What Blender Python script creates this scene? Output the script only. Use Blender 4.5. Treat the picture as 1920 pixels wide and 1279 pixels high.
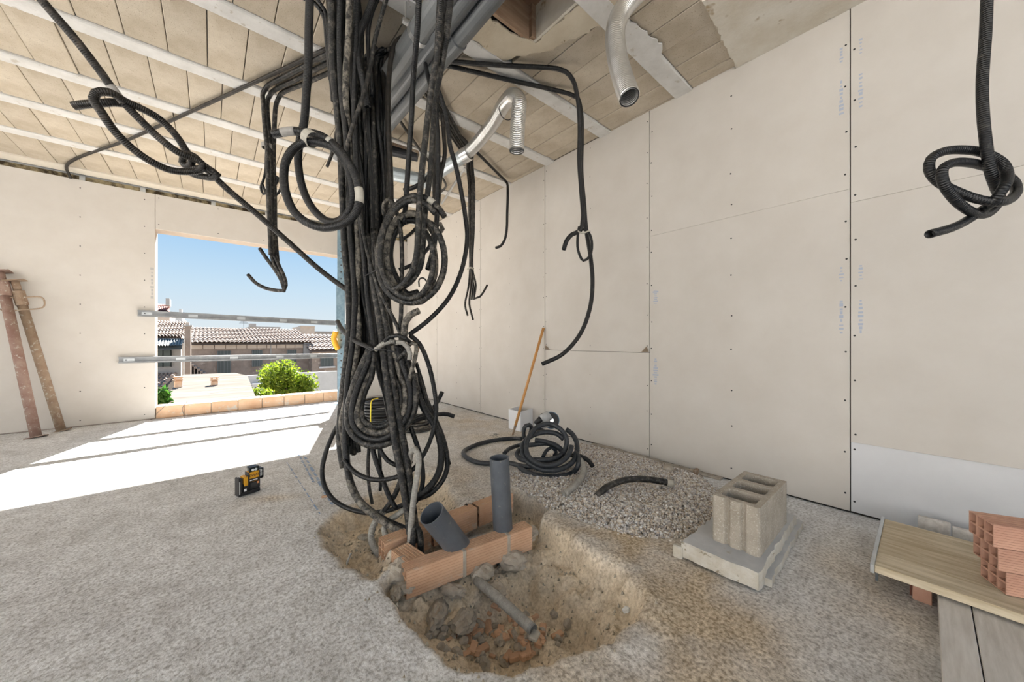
import bpy, math, random
import numpy as np
from mathutils import Vector, Matrix
random.seed(7); rng = np.random.default_rng(7)
for o in list(bpy.data.objects): bpy.data.objects.remove(o)
SC = bpy.context.scene
COL = SC.collection

# ------------------------------------------------------------------ camera
# room axes: right wall is X = 2.755, window wall is Y = 6.22, floor Z = 0, ceiling Z = 2.875
F_PX, YAW, CY, CAM_H = 660.0, math.radians(40.5), 638.5, 0.98
XR, YW, ZC = 2.755, 6.22, 2.875
FW = np.array([math.sin(YAW), math.cos(YAW), 0.]); RT = np.array([math.cos(YAW), -math.sin(YAW), 0.])
cd = bpy.data.cameras.new('camera'); cam = bpy.data.objects.new('camera', cd); COL.objects.link(cam)
cd.sensor_width = 36; cd.lens = 36*F_PX/1920; cd.shift_y = -1/1920; cd.clip_start = .02; cd.clip_end = 400
cam.location = (0, 0, CAM_H); cam.rotation_euler = (math.pi/2, 0, -YAW)
SC.camera = cam

# ------------------------------------------------------------------ world, sun, exposure
SUN_E, SKY_E, EXPO = 12.0, 0.545, 1.69
SC.view_settings.view_transform = 'Standard'; SC.view_settings.look = 'None'
SC.view_settings.gamma = 1; SC.view_settings.use_curve_mapping = False
SC.view_settings.exposure = EXPO
wd = bpy.data.worlds.new('sky'); SC.world = wd; wd.use_nodes = True
nt = wd.node_tree; nt.nodes.clear()
wo = nt.nodes.new('ShaderNodeOutputWorld'); bg = nt.nodes.new('ShaderNodeBackground')
tc = nt.nodes.new('ShaderNodeTexCoord'); sx = nt.nodes.new('ShaderNodeSeparateXYZ'); rp = nt.nodes.new('ShaderNodeValToRGB')
nt.links.new(tc.outputs['Generated'], sx.inputs[0]); nt.links.new(sx.outputs['Z'], rp.inputs[0])
nt.links.new(rp.outputs[0], bg.inputs[0]); nt.links.new(bg.outputs[0], wo.inputs[0])
bg.inputs[1].default_value = SKY_E
e = rp.color_ramp.elements
e[0].position = 0.0; e[0].color = (.40, .44, .46, 1)
e[1].position = 1.0; e[1].color = (.13, .28, .56, 1)
for p, c in ((.03, (.42, .47, .50, 1)), (.12, (.34, .44, .52, 1)), (.30, (.155, .32, .52, 1))):
    q = e.new(p); q.color = c
sl = bpy.data.lights.new('sun', 'SUN'); so = bpy.data.objects.new('sun', sl); COL.objects.link(so)
sl.energy = SUN_E; sl.angle = math.radians(.53); sl.color = (1, .96, .9)
so.rotation_euler = Vector((-.344, -1, -.79)).to_track_quat('-Z', 'Y').to_euler(); so.location = (3, 12, 9)

# ------------------------------------------------------------------ pixel -> place
def ray(x, y): return FW + (x-960)/F_PX*RT + np.array([0, 0, -(y-CY)/F_PX])
O = np.array([0, 0, CAM_H])
def P(x, y, d): return O + d*ray(x, y)
def PZ(x, y, z=0.): r = ray(x, y); return O + (z-CAM_H)/r[2]*r
def PX(x, y, X=XR): r = ray(x, y); return O + X/r[0]*r
def PY(x, y, Y=YW): r = ray(x, y); return O + Y/r[1]*r

# ------------------------------------------------------------------ materials
MATS = {}
def nodes(name):
    m = bpy.data.materials.new(name); m.use_nodes = True; t = m.node_tree
    return m, t, t.nodes['Principled BSDF']
def N(t, k, **kw):
    n = t.nodes.new('ShaderNode'+k)
    for a, b in kw.items():
        if a in n.inputs.keys(): n.inputs[a].default_value = b
        else: setattr(n, a, b)
    return n
def ramp(t, fac, stops):
    r = N(t, 'ValToRGB'); t.links.new(fac, r.inputs[0]); el = r.color_ramp.elements
    while len(el) < len(stops): el.new(.5)
    for i, (p, c) in enumerate(stops): el[i].position = p; el[i].color = (*c, 1)
    return r.outputs[0]
def mixc(t, f, a, b, mode='MIX'):
    m = N(t, 'MixRGB', blend_type=mode)
    for s, v in zip((0, 1, 2), (f, a, b)):
        if hasattr(v, 'is_output'): t.links.new(v, m.inputs[s])
        else: m.inputs[s].default_value = v if s == 0 else (*v, 1)
    return m.outputs[0]
def mat(name, c, c2=None, scale=8., rough=.8, metal=0., bump=0., bscale=60., detail=6., lo=.35, hi=.65, speck=None, sscale=120., sth=.62,
        rnd=0., stretch=None, bdist=.004, trans=0., spec=.5):
    m, t, b = nodes(name)
    b.inputs['Roughness'].default_value = rough; b.inputs['Metallic'].default_value = metal; b.inputs['Specular IOR Level'].default_value = spec
    tc = N(t, 'TexCoord'); src = tc.outputs['Object']
    if stretch:
        mp = N(t, 'Mapping'); mp.inputs['Scale'].default_value = stretch; t.links.new(src, mp.inputs[0]); src = mp.outputs[0]
    col = None
    if c2 is not None:
        n = N(t, 'TexNoise', Scale=scale, Detail=detail, Roughness=.6); t.links.new(src, n.inputs['Vector'])
        col = ramp(t, n.outputs['Fac'], [(lo, c), (hi, c2)])
    if speck is not None:
        n = N(t, 'TexNoise', Scale=sscale, Detail=3., Roughness=.7); t.links.new(src, n.inputs['Vector'])
        f = ramp(t, n.outputs['Fac'], [(sth, (0, 0, 0)), (sth+.08, (1, 1, 1))])
        col = mixc(t, f, col if col is not None else c, speck)
    if rnd:
        oi = N(t, 'ObjectInfo'); hs = N(t, 'HueSaturation')
        mr = N(t, 'MapRange'); mr.inputs['To Min'].default_value = 1-rnd; mr.inputs['To Max'].default_value = 1+rnd
        t.links.new(oi.outputs['Random'], mr.inputs[0]); t.links.new(mr.outputs[0], hs.inputs['Value'])
        if col is not None: t.links.new(col, hs.inputs['Color'])
        else: hs.inputs['Color'].default_value = (*c, 1)
        col = hs.outputs[0]
    if col is not None: t.links.new(col, b.inputs['Base Color'])
    else: b.inputs['Base Color'].default_value = (*c, 1)
    if bump:
        n = N(t, 'TexNoise', Scale=bscale, Detail=5., Roughness=.65); t.links.new(src, n.inputs['Vector'])
        bp = N(t, 'Bump', Strength=bump, Distance=bdist); t.links.new(n.outputs['Fac'], bp.inputs['Height']); t.links.new(bp.outputs[0], b.inputs['Normal'])
    if trans: b.inputs['Transmission Weight'].default_value = trans
    MATS[name] = m; return m

mat('board', (.545, .505, .455), (.62, .585, .54), 3.5, .9, bump=.08, bscale=220, lo=.2, hi=.8)
mat('board_grey', (.60, .60, .61), (.66, .66, .67), 3., .9, bump=.08, bscale=220)
mat('board_edge', (.42, .33, .24), (.5, .4, .3), 20, .9)
mat('gap_dark', (.035, .03, .025), rough=1)
mat('wool', (.045, .03, .015), (.42, .34, .20), 9, 1, bump=.6, bscale=50, lo=.42, hi=.6)
mat('zinc', (.50, .52, .53), (.62, .64, .65), 10, .42, .85)
mat('beam', (.60, .585, .555), (.70, .685, .66), 9, .9, bump=.25, bscale=60, speck=(.50, .46, .40), sscale=16, sth=.62)
mat('beam_cream', (.66, .60, .50), (.72, .66, .56), 5, .9, bump=.15)
mat('block', (.46, .39, .295), (.58, .51, .41), 5, .95, bump=.5, bscale=130, speck=(.27, .22, .16), sscale=170, sth=.6, rnd=.07, bdist=.003)
mat('plaster', (.60, .54, .44), (.70, .66, .58), 5, .95, bump=.4, bscale=40, speck=(.40, .31, .2), sscale=7, sth=.63)
mat('plaster_tan', (.54, .46, .34), (.64, .57, .45), 4, .95, bump=.4, bscale=60, speck=(.30, .23, .14), sscale=14, sth=.66)
mat('raw_wood', (.30, .19, .12), (.42, .29, .19), 4, .85, bump=.2, bscale=30, stretch=(1, 1, 8), speck=(.1, .06, .04), sscale=30, sth=.68)
mat('panel_wood', (.44, .35, .22), (.66, .57, .42), 5, .75, bump=.2, bscale=40, stretch=(9, 1, 9), speck=(.22, .17, .11), sscale=6, sth=.68, rnd=.1)
mat('plank_wood', (.52, .48, .43), (.68, .64, .59), 5, .8, bump=.2, bscale=40, stretch=(1, 9, 9), rnd=.08)
mat('clay', (.55, .33, .205), (.66, .43, .285), 7, .85, bump=.25, bscale=90, speck=(.60, .49, .39), sscale=11, sth=.62, rnd=.07)
mat('clay_red', (.50, .27, .19), (.60, .35, .25), 10, .85, bump=.2, bscale=90, rnd=.06)
mat('clay_hole_shade', (.12, .045, .03), rough=.95)  # dark colour standing in for the shade inside a brick cell
mat('sill_clay', (.58, .36, .22), (.70, .49, .33), 5, .9, bump=.2, speck=(.62, .57, .5), sscale=9, sth=.58, rnd=.08)
mat('pvc', (.085, .095, .11), (.11, .122, .14), 12, .42, bump=.03, speck=(.22, .21, .19), sscale=35, sth=.66)
mat('pvc_light', (.17, .178, .182), (.21, .218, .222), 5, .35)
mat('pvc_mid', (.11, .117, .122), (.14, .147, .152), 5, .38)
mat('alu', (.70, .69, .67), (.80, .79, .77), 12, .32, .9)
mat('duct_zinc', (.46, .51, .53), (.55, .60, .62), 6, .4, .6)
mat('rust', (.25, .165, .11), (.36, .27, .19), 8, .85, bump=.3, bscale=90, speck=(.46, .41, .34), sscale=30, sth=.57)
mat('rust_red', (.25, .145, .115), (.35, .25, .20), 9, .85, bump=.3, bscale=90, speck=(.46, .41, .35), sscale=30, sth=.58)
mat('blue_steel', (.085, .15, .20), (.18, .26, .31), 14, .6, .15)
mat('yellow', (.78, .38, .02), rough=.45)
mat('black_plastic', (.012, .012, .014), rough=.45)
mat('dark_rubber', (.03, .03, .032), rough=.6)
mat('glass_dark', (.03, .05, .05), rough=.1)
mat('lens', (.75, .78, .8), rough=.15)
mat('white_plastic', (.82, .83, .85), rough=.5)
mat('tape', (.44, .41, .35), (.52, .49, .42), 30, .6)
mat('tape_grey', (.32, .30, .28), (.4, .38, .35), 30, .6)
mat('stick', (.55, .25, .07), (.64, .34, .12), 10, .5, stretch=(1, 1, .2))
mat('cement_block', (.345, .30, .24), (.45, .40, .33), 10, .95, bump=.7, bscale=160, speck=(.56, .52, .45), sscale=130, sth=.56)
mat('slab', (.44, .445, .45), (.56, .555, .55), 6, .9, bump=.3, bscale=40, speck=(.36, .31, .22), sscale=9, sth=.66)
mat('slab_side', (.50, .45, .36), (.62, .59, .53), 18, .95, bump=.7, bscale=50, speck=(.27, .22, .15), sscale=24, sth=.62)
mat('mortar', (.36, .31, .25), (.48, .43, .36), 20, .95, bump=.8, bscale=60)
mat('chip_white', (.8, .8, .79), rough=.8)
mat('screw', (.02, .02, .02), rough=.6)
mat('ink', (.40, .44, .53), rough=.9)
mat('ink_grey', (.42, .41, .40), rough=.9)
mat('chalk', (.22, .33, .52), (.42, .47, .55), 60, .95)
mat('cable', (.22, .19, .16), rough=.5)
mat('tool_blue', (.10, .19, .27), rough=.5)
mat('tool_grey', (.42, .43, .43), (.5, .5, .5), 30, .45)
mat('orange', (.75, .30, .12), rough=.5)
mat('strap_yellow', (.85, .68, .05), rough=.5)
mat('screed', (.60, .57, .53), (.70, .67, .62), 5, .95, bump=.5, bscale=60)
mat('stone_wall', (0.180, 0.138, 0.114), (0.264, 0.210, 0.174), 2.2, .95, bump=.5, bscale=12, speck=(0.336, 0.282, 0.240), sscale=3, sth=.6)
mat('house_white', (0.396, 0.396, 0.396), (0.450, 0.450, 0.450), 2, .9)
mat('house_cream', (0.377, 0.319, 0.273), (0.442, 0.377, 0.325), 2, .9)
mat('house_grey', (0.252, 0.246, 0.246), (0.300, 0.288, 0.276), 2, .9)
mat('roof_tile', (0.248, 0.177, 0.140), (0.347, 0.273, 0.223), 3.5, .9, bump=.3, bscale=20)
mat('roof_red', (0.273, 0.111, 0.091), (0.325, 0.150, 0.124), 3, .9)
mat('roof_green', (0.130, 0.143, 0.137), (0.195, 0.208, 0.202), 3, .9)
mat('roof_flat', (.125, .112, .098), (.175, .158, .14), 1.4, 1., spec=0., bump=.3, bscale=10, speck=(.09, .076, .066), sscale=2.6, sth=.62, stretch=(.5, 2.2, 1))
mat('bounce_stucco', (.27, .27, .27), (.31, .31, .31), 1.5, .95)  # for the added house behind the camera, tuned for bounced light
mat('bounce_whitewash', (.78, .78, .78), (.84, .84, .84), 1.5, .95)  # for the added house on the left, pale to bounce light
mat('rail_zinc', (.24, .25, .26), (.34, .35, .36), 10, .5, .5)
mat('shutter', (.035, .05, .05), rough=.5)
mat('shutter_bar', (.07, .08, .085), rough=.5)
mat('bark', (.10, .07, .045), rough=.95)
mat('earth', (.30, .26, .2), (.38, .33, .26), .5, 1)
mat('steel_bolt', (.7, .7, .7), rough=.3, metal=.9)

def leaf_mat(name, c, c2):
    m, t, b = nodes(name)
    g = N(t, 'NewGeometry'); col = ramp(t, g.outputs['Random Per Island'], [(0., c), (1., c2)])
    t.links.new(col, b.inputs['Base Color']); b.inputs['Roughness'].default_value = .6
    tr = N(t, 'BsdfTranslucent'); t.links.new(col, tr.inputs[0]); mx = N(t, 'MixShader'); mx.inputs[0].default_value = .5
    t.links.new(b.outputs[0], mx.inputs[1]); t.links.new(tr.outputs[0], mx.inputs[2])
    t.links.new(mx.outputs[0], t.nodes['Material Output'].inputs[0]); MATS[name] = m
leaf_mat('leaf', (.075, .14, .008), (.25, .31, .025))
leaf_mat('leaf_dark', (.02, .09, .01), (.07, .17, .02))

def island_mat(name, stops, rough=.9):
    m, t, b = nodes(name); g = N(t, 'NewGeometry')
    col = ramp(t, g.outputs['Random Per Island'], stops); t.links.new(col, b.inputs['Base Color'])
    b.inputs['Roughness'].default_value = rough; MATS[name] = m
island_mat('pebble', [(0, (.26, .21, .17)), (.25, (.56, .47, .37)), (.5, (.76, .71, .64)), (.75, (.40, .36, .34)), (1, (.92, .90, .87))])
island_mat('crumb', [(0, (.34, .28, .2)), (.5, (.46, .40, .31)), (1, (.55, .5, .42))])

def hose_mat(name, c, dust, lo, hi, pitch=.0065, rough=.42, bump=.5):
    m, t, b = nodes(name)
    tc = N(t, 'TexCoord')
    n = N(t, 'TexNoise', Scale=34., Detail=8., Roughness=.72); t.links.new(tc.outputs['Object'], n.inputs['Vector'])
    col = ramp(t, n.outputs['Fac'], [(lo, c), (hi, dust)]); t.links.new(col, b.inputs['Base Color'])
    n2 = N(t, 'TexNoise', Scale=4., Detail=3.); t.links.new(tc.outputs['Object'], n2.inputs['Vector'])
    rr = N(t, 'MapRange'); rr.inputs['To Min'].default_value = rough-.1; rr.inputs['To Max'].default_value = rough+.3
    t.links.new(n2.outputs['Fac'], rr.inputs[0]); t.links.new(rr.outputs[0], b.inputs['Roughness'])
    s = N(t, 'SeparateXYZ'); t.links.new(tc.outputs['UV'], s.inputs[0])
    mu = N(t, 'Math', operation='MULTIPLY'); mu.inputs[1].default_value = 2*math.pi/pitch; t.links.new(s.outputs['Y'], mu.inputs[0])
    si = N(t, 'Math', operation='SINE'); t.links.new(mu.outputs[0], si.inputs[0])
    bp = N(t, 'Bump', Strength=bump, Distance=.0012); t.links.new(si.outputs[0], bp.inputs['Height']); t.links.new(bp.outputs[0], b.inputs['Normal'])
    MATS[name] = m
hose_mat('hose_black', (.007, .007, .0078), (.085, .078, .068), .58, .74, rough=.3)
hose_mat('hose_dusty', (.011, .0107, .0103), (.17, .15, .125), .50, .68, rough=.34)
hose_mat('hose_muddy', (.022, .02, .018), (.27, .24, .195), .42, .60)
hose_mat('hose_grey', (.26, .245, .215), (.42, .40, .36), .35, .65)
hose_mat('hose_brown', (.013, .0103, .008), (.085, .067, .052), .50, .70, rough=.34)

# ------------------------------------------------------------------ mesh building
WL = {}
def tag(o, label=None, cat=None, group=None, kind=None):
    if label: o['label'] = label
    if cat: o['category'] = cat
    if group: o['group'] = group
    if kind: o['kind'] = kind
    return o
def thing(name, loc, label, cat, group=None, kind=None):
    o = bpy.data.objects.new(name, None); COL.objects.link(o); o.empty_display_size = .05
    o.location = [float(v) for v in loc]; WL[o.name] = np.array(loc, float); return tag(o, label, cat, group, kind)
class MB:
    def __init__(s): s.v = []; s.f = []; s.uv = None
    def add(s, vs, fs):
        n = len(s.v); s.v.extend([tuple(map(float, p)) for p in vs]); s.f.extend([tuple(i+n for i in f) for f in fs]); return s
    def box(s, a, b):
        a = np.minimum(a, b)*1. if False else np.array(a, float); b = np.array(b, float)
        lo, hi = np.minimum(a, b), np.maximum(a, b)
        return s.obox((lo+hi)/2, np.eye(3), (hi-lo)/2)
    def obox(s, c, ax, h, bev=0.):
        c = np.array(c, float); ax = np.array(ax, float); q = []
        if bev <= 0:
            for k in ((-1,-1,-1),(1,-1,-1),(1,1,-1),(-1,1,-1),(-1,-1,1),(1,-1,1),(1,1,1),(-1,1,1)):
                q.append(c + k[0]*h[0]*ax[0] + k[1]*h[1]*ax[1] + k[2]*h[2]*ax[2])
            return s.add(q, [(0,3,2,1),(4,5,6,7),(0,1,5,4),(1,2,6,5),(2,3,7,6),(3,0,4,7)])
        # chamfered along the four edges of axis 2 and its rims
        def ring(k, i):
            X, Y = h[0]-i, h[1]-i
            pts = [(-X+bev,-Y),(X-bev,-Y),(X,-Y+bev),(X,Y-bev),(X-bev,Y),(-X+bev,Y),(-X,Y-bev),(-X,-Y+bev)]
            return [c+a*ax[0]+b_*ax[1]+k*ax[2] for a, b_ in pts]
        rs = [ring(-h[2], bev), ring(-h[2]+bev, 0), ring(h[2]-bev, 0), ring(h[2], bev)]
        vs = [p for r in rs for p in r]; fs = [tuple(range(7, -1, -1)), tuple(range(24, 32))]
        for j in range(3):
            for i in range(8):
                fs.append((j*8+i, j*8+(i+1) % 8, (j+1)*8+(i+1) % 8, (j+1)*8+i))
        return s.add(vs, fs)
    def prism(s, poly, axis_vec):
        n = len(poly); a = [np.array(p, float) for p in poly]; d = np.array(axis_vec, float)
        return s.add(a+[p+d for p in a], [tuple(range(n-1, -1, -1)), tuple(range(n, 2*n))] + [(i, (i+1) % n, n+(i+1) % n, n+i) for i in range(n)])
    def cyl(s, a, b, r, r2=None, n=16, caps=True):
        a = np.array(a, float); b = np.array(b, float); r2 = r if r2 is None else r2
        w = (b-a)/np.linalg.norm(b-a); u = np.cross(w, (0, 0, 1.) if abs(w[2]) < .9 else (1., 0, 0)); u /= np.linalg.norm(u); v = np.cross(w, u)
        vs = []
        for c, R in ((a, r), (b, r2)):
            for i in range(n):
                t = 2*math.pi*i/n; vs.append(c + R*(math.cos(t)*u+math.sin(t)*v))
        fs = [(i, (i+1) % n, n+(i+1) % n, n+i) for i in range(n)]
        if caps: fs += [tuple(range(n-1, -1, -1)), tuple(range(n, 2*n))]
        return s.add(vs, fs)
    def pipe(s, a, b, r, wall, n=28):
        """hollow pipe with open ends"""
        a = np.array(a, float); b = np.array(b, float)
        w = (b-a)/np.linalg.norm(b-a); u = np.cross(w, (0, 0, 1.) if abs(w[2]) < .9 else (1., 0, 0)); u /= np.linalg.norm(u); v = np.cross(w, u)
        vs = []
        for c, R in ((a, r), (b, r), (b, r-wall), (a, r-wall)):
            for i in range(n):
                t = 2*math.pi*i/n; vs.append(c + R*(math.cos(t)*u+math.sin(t)*v))
        fs = []
        for j in range(4):
            k = (j+1) % 4
            for i in range(n): fs.append((j*n+i, j*n+(i+1) % n, k*n+(i+1) % n, k*n+i))
        return s.add(vs, fs)
    def build(s, name, m, parent=None, smooth=False, label=None, cat=None, group=None, kind=None, bevel=0.):
        me = bpy.data.meshes.new(name); v = np.array(s.v, float)
        if parent is None: L = np.array([(v[:, 0].min()+v[:, 0].max())/2, (v[:, 1].min()+v[:, 1].max())/2, v[:, 2].min()])
        else: L = WL[parent.name]
        me.from_pydata((v-L).tolist(), [], s.f); me.update()
        if s.uv is not None:
            ul = me.uv_layers.new(name='UVMap'); idx = np.empty(len(me.loops), np.int32); me.loops.foreach_get('vertex_index', idx)
            ul.data.foreach_set('uv', np.array(s.uv, np.float32)[idx].ravel())
        me.materials.append(MATS[m])
        if smooth: me.polygons.foreach_set('use_smooth', [True]*len(me.polygons))
        o = bpy.data.objects.new(name, me); COL.objects.link(o)
        if parent is None: o.location = L
        else: o.parent = parent
        WL[o.name] = L
        if bevel:
            bm_ = o.modifiers.new('bevel', 'BEVEL'); bm_.width = bevel; bm_.segments = 2; bm_.limit_method = 'ANGLE'
        return tag(o, label, cat, group, kind)
def copy_part(src, parent, world_loc, name=None, rot=None, scale=None):
    o = src.copy(); COL.objects.link(o); o.parent = parent
    o.location = np.array(world_loc, float) - WL[parent.name] if parent is not None else world_loc
    WL[o.name] = np.array(world_loc, float)
    if rot is not None: o.rotation_euler = rot
    if scale is not None: o.scale = scale
    return o

def spline(pts, step=.025):
    p = np.array(pts, float)
    if len(p) == 2:
        n = max(2, int(np.linalg.norm(p[1]-p[0])/step)); t = np.linspace(0, 1, n+1)[:, None]; return p[0]+(p[1]-p[0])*t
    q = np.vstack([2*p[0]-p[1], p, 2*p[-1]-p[-2]]); out = []
    for i in range(1, len(q)-2):
        a, b, c, d = q[i-1:i+3]
        # centripetal Catmull-Rom
        t0 = 0; t1 = t0+max(1e-6, np.linalg.norm(b-a))**.5; t2 = t1+max(1e-6, np.linalg.norm(c-b))**.5; t3 = t2+max(1e-6, np.linalg.norm(d-c))**.5
        n = max(1, int(np.linalg.norm(c-b)/step))
        for t in np.linspace(t1, t2, n, endpoint=False):
            A1 = (t1-t)/(t1-t0)*a+(t-t0)/(t1-t0)*b; A2 = (t2-t)/(t2-t1)*b+(t-t1)/(t2-t1)*c; A3 = (t3-t)/(t3-t2)*c+(t-t2)/(t3-t2)*d
            B1 = (t2-t)/(t2-t0)*A1+(t-t0)/(t2-t0)*A2; B2 = (t3-t)/(t3-t1)*A2+(t-t1)/(t3-t1)*A3
            out.append((t2-t)/(t2-t1)*B1+(t-t1)/(t2-t1)*B2)
    out.append(p[-1]); return np.array(out)
def tube(pts, r, step=.025, n=10, hollow=True, wall=.78, rfun=None):
    """swept round tube along a spline; returns an MB with uv (v = length in metres) and open, hollow ends"""
    c = spline(pts, step); m = MB(); m.uv = []
    T = np.gradient(c, axis=0); T /= np.linalg.norm(T, axis=1)[:, None]+1e-12
    u = np.cross(T[0], (0, 0, 1.) if abs(T[0][2]) < .9 else (1., 0, 0)); u /= np.linalg.norm(u)
    L = np.concatenate([[0], np.cumsum(np.linalg.norm(np.diff(c, axis=0), axis=1))])
    rings = []
    for i in range(len(c)):
        u = u - T[i]*np.dot(u, T[i]); u /= np.linalg.norm(u); rings.append((c[i], u.copy(), np.cross(T[i], u), (r if rfun is None else rfun(L[i], L[-1])), L[i]))
    if hollow:
        k = min(.03, L[-1]*.2)
        c0, u0, v0, r0, _ = rings[0]; c1, u1, v1, r1, l1 = rings[-1]
        rings = [(c0+T[0]*k, u0, v0, r0*wall*.9, 0), (c0+T[0]*k*.98, u0, v0, r0*wall, 0), (c0, u0, v0, r0*wall, 0)] + rings + [(c1, u1, v1, r1*wall, l1), (c1-T[-1]*k*.98, u1, v1, r1*wall, l1), (c1-T[-1]*k, u1, v1, r1*wall*.9, l1)]
    ang = np.arange(n)*2*math.pi/n
    for (cc, uu, vv, rr, l) in rings:
        for a in ang: m.v.append(tuple(cc + rr*(math.cos(a)*uu+math.sin(a)*vv))); m.uv.append((a/6.283, l))
    for j in range(len(rings)-1):
        for i in range(n): m.f.append((j*n+i, j*n+(i+1) % n, (j+1)*n+(i+1) % n, (j+1)*n+i))
    K = (len(rings)-1)*n
    m.f.append(tuple(range(n-1, -1, -1))); m.f.append(tuple(range(K, K+n)))
    return m
def px(*a, d=2.):
    """list of (x, y[, depth]) -> world points"""
    return [P(q[0], q[1], q[2] if len(q) > 2 else d) for q in a]

def lattice(shape_seed):
    g = np.random.default_rng(shape_seed).random((64, 64))
    def f(x, y):
        xi = np.floor(x).astype(int); yi = np.floor(y).astype(int); fx = x-xi; fy = y-yi
        fx = fx*fx*(3-2*fx); fy = fy*fy*(3-2*fy)
        a = g[xi % 64, yi % 64]; b = g[(xi+1) % 64, yi % 64]; c = g[xi % 64, (yi+1) % 64]; d = g[(xi+1) % 64, (yi+1) % 64]
        return (a*(1-fx)+b*fx)*(1-fy)+(c*(1-fx)+d*fx)*fy - .5
    return f
NZ = [lattice(s) for s in range(6)]
def fbm(x, y, sc, oct=4):
    r = 0
    for i in range(oct): r = r + NZ[i](x*sc*2**i+i*7.3, y*sc*2**i+i*3.1)/2**i
    return r
def sdist(poly, x, y):
    """signed distance to polygon, positive inside"""
    poly = np.array(poly)[:, :2]; d = np.full(x.shape, 1e9); ins = np.zeros(x.shape, bool); n = len(poly)
    for i in range(n):
        a = poly[i]; b = poly[(i+1) % n]; ab = b-a
        t = np.clip(((x-a[0])*ab[0]+(y-a[1])*ab[1])/(ab@ab), 0, 1)
        d = np.minimum(d, np.hypot(x-a[0]-t*ab[0], y-a[1]-t*ab[1]))
        c = ((a[1] > y) != (b[1] > y)) & (x < (b[0]-a[0])*(y-a[1])/(b[1]-a[1]+1e-12)+a[0]); ins ^= c
    return np.where(ins, d, -d)
def sstep(a, b, x): t = np.clip((x-a)/(b-a), 0, 1); return t*t*(3-2*t)

# ------------------------------------------------------------------ floor with the dug pit
shallow = [PZ(*q) for q in ((600,990),(622,964),(690,930),(780,885),(830,890),(850,930),(870,955),(735,1012),(748,1060),(700,1088),(640,1062),(605,1022))]
deep = [PZ(*q) for q in ((745,1058),(770,1062),(900,1010),(990,968),(1020,975),(1095,1025),(1170,1075),(1207,1130),(1197,1165),(1120,1215),(1040,1245),(960,1264),(880,1257),(810,1228),(765,1180),(733,1128),(705,1092))]
channel = [PZ(*q) for q in ((722,1008),(960,916),(1000,926),(1035,948),(1003,990),(765,1078))]
grav = [PZ(*q) for q in ((955,893),(985,868),(1075,836),(1085,832),(1215,862),(1312,893),(1352,925),(1345,968),(1285,1008),(1200,1006),(1120,986),(1060,966),(1003,932),(965,908))]
grav = [np.array([min(q[0], XR-.03), q[1], 0]) for q in grav]
def ground(x, y):
    ds = sdist(shallow, x, y) + .03*fbm(x, y, 14); dd = sdist(deep, x, y) + .035*fbm(x+3, y, 12); dc = sdist(channel, x, y)
    hs = -.085*sstep(-.01, .09, ds); hd = -.115*sstep(-.005, .05, dd) - .11*sstep(.05, .26, dd); hc = -.15*sstep(.0, .025, dc)
    h = np.minimum(np.minimum(hs, hd), hc)
    near = sstep(.35, 0., -np.maximum(ds, dd))           # 0 far away, 1 at the pit
    ins = sstep(.0, .05, np.maximum(ds, dd))
    h = h + .004*fbm(x, y, 4)*near + .0035*fbm(x, y, 55, 3)*near + ins*(.05*fbm(x, y, 11) + .012*fbm(x+9, y, 40, 2))
    rim = np.exp(-((np.maximum(ds, dd)+.05)/.05)**2); h = h + rim*(.012+.02*fbm(x, y+5, 9))*(x > .95)
    dg = sdist(grav, x, y); h = h - .015*sstep(-.02, .04, dg)
    return h, ds, np.maximum(dd, dc), dg
def axis(lo, flo, fhi, hi, fine, mid, vis_lo, vis_hi):
    a = list(np.arange(lo, vis_lo, .5)) + list(np.arange(vis_lo, flo, mid)) + list(np.arange(flo, fhi, fine)) + list(np.arange(fhi, vis_hi, mid)) + list(np.arange(vis_hi, hi, .5)) + [hi]
    return np.array(a)
gx = axis(-4.6, .28, 1.75, XR+.02, .0085, .035, -1.9, XR); gy = axis(-3.6, .42, 2.3, 6.24, .0085, .035, -.5, 6.2)
GX, GY = np.meshgrid(gx, gy, indexing='ij')
H, ds, dd, dg = ground(GX, GY)
nx, ny = len(gx), len(gy)
verts = np.stack([GX, GY, H], -1).reshape(-1, 3)
idx = np.arange(nx*ny).reshape(nx, ny)
quads = np.stack([idx[:-1, :-1], idx[1:, :-1], idx[1:, 1:], idx[:-1, 1:]], -1).reshape(-1, 4)
me = bpy.data.meshes.new('floor'); me.from_pydata(verts.tolist(), [], quads.tolist()); me.update()
me.polygons.foreach_set('use_smooth', [True]*len(me.polygons))
ins = sstep(-.02, .03, np.maximum(ds, dd))
sand = np.clip(ins*(.95+.35*fbm(GX, GY, 8)), 0, 1)
# spilled sand and dust that lies around the pit, under the slab and along the right wall
def blob(cx, cy, rx, ry, rot=0.):
    dx, dy = GX-cx, GY-cy; c, s = math.cos(rot), math.sin(rot); return np.exp(-(((dx*c+dy*s)/rx)**2+((-dx*s+dy*c)/ry)**2))
dust = .9*blob(1.25, .45, .38, .28) + .5*blob(1.35, 1.15, .18, .35) + .8*blob(1.98, .16, .33, .16) + .75*blob(1.62, .95, .26, .3) + .4*blob(1.35, 2.1, .5, .5) + .55*blob(2.3, 3.3, .5, 1.0) + .5*blob(.31, 2.62, .13, .05, -.6) + .35*blob(.8, .7, .4, .2)
dust = np.clip(dust*(1.0+1.1*fbm(GX, GY, 5)), 0, 1)
white = np.clip(.9*blob(1.15, 1.72, .13, .1)*(1+1.5*fbm(GX, GY, 9)) + .35*blob(1.75, .25, .25, .2) + .4*blob(2.6, 2.0, .1, .9), 0, 1)
ca = me.color_attributes.new('stain', 'FLOAT_COLOR', 'POINT')
ca.data.foreach_set('color', np.stack([sand, dust, white, np.ones_like(sand)], -1).astype(np.float32).ravel())
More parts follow.
